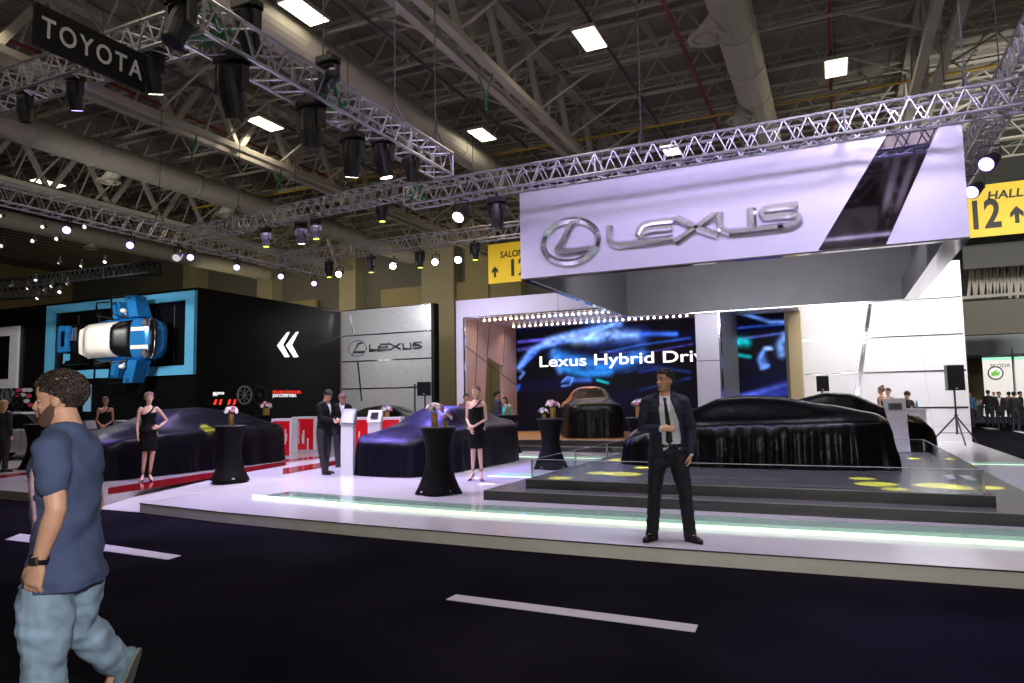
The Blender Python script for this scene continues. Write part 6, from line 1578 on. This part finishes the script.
# distant visitors
cols_ = {'blue': mat('blue_jumper', (.03,.09,.16), .8), 'black': mat('black_coat', (.008,.008,.009), .8), 'pink': mat('dusty_pink_shirt', (.35,.18,.17), .8), 'grey': mat('grey_coat', (.06,.06,.065), .8), 'dark': mat('dark_navy_coat', (.012,.014,.022), .8)}
crowd = [(977.5,386,'blue','wearing a blue jumper, leftmost of the distant visitors',30),(988,387,'black','in black, between the blue jumper and the tall suited man',40),(922+75,388,'black','in a black coat seen from behind, left of the suited man',33),
  (1004,388,'grey','in grey behind the suited man, towards the wall',46),(994,389,'grey','in grey at the back of the group under the logo',48),(984,389,'dark','in dark navy beside the left column',46)]
xs = [(806,'blue','in a blue jumper, leftmost of the distant visitors',.2,34,386.5),(838,'grey','in grey, second of the distant visitors',1.,46,388),(852,'pink','in pink far back in the distant group',2.,50,389),(882,'black','in a long black coat seen from behind, left of the suited one',2.9,36,386.5),
  (905,'dark','in dark navy just behind the left shoulder of the suited one',.5,46,388),(925,'black','in a black suit and white shirt facing us, most distinct of the distant visitors',.0,33,385),(965,'pink','in a dusty pink shirt right of the suited one',2.6,37,387),
  (985,'black','in black with a bag at the right of the pink shirt',3.0,31,387),(1010,'dark','in dark clothes at the right frame edge',1.2,36,388),(865,'dark','small and dark at the back under the logo',1.7,52,389)]
for zx, c_, lab, tz, dd, yy in xs:
    x = 768+zx/4.; y0 = 402; q = gd(x, 400, dd)
    L_ = (q.x, q.y, 0)
    person('person '+lab, L_, face_rz(L_)+tz, 1.78+((zx*7) % 5-2)*.025, 'm', {}, skin_t, ('short', h_black), 'suit' if zx == 925 else 'shirt', .022, cols_[c_], MATS['white_shirt'] if zx == 925 else cols_[c_], detail=False)
# ---------------------------------------------------------------- light
w = bpy.data.worlds.new('world'); scene.world = w; w.use_nodes = True
w.node_tree.nodes['Background'].inputs[0].default_value = (1,.86,.68,1); w.node_tree.nodes['Background'].inputs[1].default_value = .07
area('camera_flash', (.0,.02,2.0), (-3,9,1.0), .12, .08, 150, (1,.96,.93))
# stage wash from the truss rows
area('truss_wash', (-9.5,9.5,6.2), (-9.5,10.5,0), 2.5, 1, 270, (.86,.78,1), 120)
area('truss_wash', (-8.0,12.5,5.8), (-7.2,13.5,0), 3, .6, 90, (.9,.86,1), 120)
area('truss_wash', (-12.5,13.5,6.2), (-12.5,13,0), 3, 1, 250, (.72,.62,1), 130)
area('truss_wash', (0,7.8,6.2), (0,8.5,0), 4, .6, 70, (.9,.84,1), 100)
area('truss_wash', (-11,18,6.2), (-11,20,0), 4, .6, 200, (.95,.9,1), 130)
area('canopy_fill', (-1.9,15.5,4.6), (-1.9,21.5,5.4), 6, .4, 175, (.96,.93,1), 170)  # unseen fill added inside the canopy to lift its grey panels
area('canopy_fill', (-2,18.5,6.0), (-2,18.5,0), 4, 2, 50, (.9,.88,1), 140)
area('wall_wash', (.5,22.5,6.0), (1.4,WV,2.6), 5, .4, 190, (1,.98,1), 150)
area('wall_wash', (2.9,23.8,5.9), (2.6,WV,3.0), 1.5, .4, 40, (1,.98,1), 150)
area('silver_wash', (-17.5,22.5,6.3), (-18,SV,3.5), 4, .4, 230, (1,.99,1), 140)
area('portal_downlight', ((inl-5.2)/2, 22.1, sz-.14), ((inl-5.2)/2, 22.1, 0), 6, .12, 60, (1,.72,.52), 150)
area('portal_downlight', ((inl-5.2)/2, 24.6, sz-.14), ((inl-5.2)/2, 24.6, 0), 6, .12, 60, (1,.72,.52), 150)
spot('portal_spot', (-14.5,15,6.2), (-10.5,V2,3.5), 260, (.66,.56,1), 40, .8, .2)
spot('portal_spot', (-8,17.4,6.2), (-8.5,V2,4.8), 60, (.72,.62,1), 70, .8, .2)
for v, tx, ty, e in ((10.7,-13.5,11,1300),(12.4,-14,12.5,900),(14.3,-9,13,1700),(16.0,-8.6,14.5,2000),(18,-8.6,15,1400),(19.6,-9,17,700)):
    spot('violet_lamp', (-16.3, v, 6.0), (tx, ty, .8), e, (.28,.20,1), 32, .8, .12)
spot('violet_lamp', (2.6,14.5,5.9), (-3,13,1.2), 200, (.45,.32,1), 60, .8, .12)
spot('violet_lamp', (2.2,6.5,6.3), (1.2,5.2,0), 700, (.32,.2,1), 40, .9, .1)
spot('violet_lamp', (-7.4,6.0,6.2), (-8.8,7.1,0), 500, (.32,.2,1), 50, .9, .1)
area('car_wash', (-21.5,9.5,6.3), (-26,BV0,4.4), 3, .5, 400, (1,.97,.92), 100)
area('left_stand_wash', (-20,13,6.3), (-19,14,0), 3, 1, 140, (.95,.9,1), 130)
Y_ = (1,.92,.05)
for (px_, py_, sz_) in ((598,469,4.5),(622,460,4),(623,474,4),(600,473,3),(876,484,3.6),(938,485.5,3.8),(920,466,3.4),(862,478.5,2.4),(903,476,2.0),(942,469,2.6),(985,477,3.2),(930,477,2.0),(895,489,2.2),(960,488,2.4),(560,478,2.5),(640,462,3)):
    q = gz(px_, py_, .45); spot('yellow_gobo_spot', (q.x-1.2 if px_ < 700 else q.x+.8, q.y+1.5, 5.9), q, 10000, Y_, sz_*1.7, .5, .015)
for (P3, s_) in ((gd(633,437,12.6),2.6),(gd(898,407,13.5),2.)): spot('yellow_gobo_spot', (P3.x-1, P3.y-1.5, 5.9), P3, 30000, Y_, s_*1.2, .4, .015)
P3 = V((-9.0,13.4,1.1)); spot('yellow_gobo_spot', (-9.8,12.0,5.9), P3, 25000, Y_, 5, .4, .02)
for (px_, py_) in ((487,484),(475,478),(520,479),(470,471)):
    q = gz(px_, py_); spot('pale_gobo_spot', (q.x, q.y+2, 6.2), q, 2500, (1,1,.6), 3.5, .4, .015)
spot('yellow_gobo_spot', (-13,13.9,6.0), (-13.75,12.3,1.1), 20000, Y_, 4, .4, .02)
for x, y in ((-11,14),(-6,18.5),(.5,23.7),(-11.5,23.6),(-18.7,19),(-26.3,14.7),(-26.3,24.4),(-6,9),(-19,9.5),(0,4.3),(-12,4.5),(8,30),(8,14)):
    area('lamp_light', (x,y,11.65), (x,y,0), .7, 1.3, 60, (1,.86,.66))
area('ceiling_fill', (-12,3,9.5), (-8,20,13.4), 26, 2, 150, (1,.86,.66))  # unseen fill lights added to lift the roof
area('ceiling_fill', (4,8,8.5), (3,24,13.4), 14, 2, 60, (1,.86,.66))
area('far_hall_fill', (10,50,10), (10,52,0), 10, 4, 3200, (1,.96,.9))  # unseen fill added over the dark far hall

area('fascia_wash', (-3.5,8.0,9.2), (-3.2,V1,5.0), 6, 1.2, 215, (.62,.52,1.), 110)  # unseen wide area lights in place of truss spots, for softer shadows
area('fascia_wash', (1.2,8.5,9.0), (1.5,V1,5.2), 1.5, 1.0, 160, (.74,.66,1.), 90)
area('hall_wall_fill', (-16,33,9), (-16,40,5.5), 30, 1, 480, (1,.88,.66))  # unseen fills added to raise the back wall
area('hall_wall_fill', (-36,31,8.6), (-40,40,6), 16, 1, 300, (1,.86,.55))
area('far_hall_fill', (9,24,9), (9,42,1), 8, 2, 2200, (1,.96,.9))  # added front fill, brightens the distant visitors and booth
area('lamp_light', (-6,-1,11.6), (-6,-1,0), 1.3, 1.3, 60, (1,.86,.66))
area('ceiling_fill', (0,-9,9), (0,-8,13.4), 16, 6, 260, (.9,.82,.9))  # unseen upward fill added so the mirrored slash reflects a brighter roof

spot('violet_lamp', (-11.5, 13.9, 5.3), (-8.7, 13.3, .9), 3300, (.20,.15,1), 34, .8, .1)
spot('violet_lamp', (-10.5, 17.7, 5.2), (-8.5, 15.2, 1.3), 3600, (.20,.15,1), 34, .8, .1)
spot('violet_lamp', (-13.5, 13.9, 6.05), (-14.6, 12.0, 1.2), 1300, (.30,.25,1), 50, .8, .1)
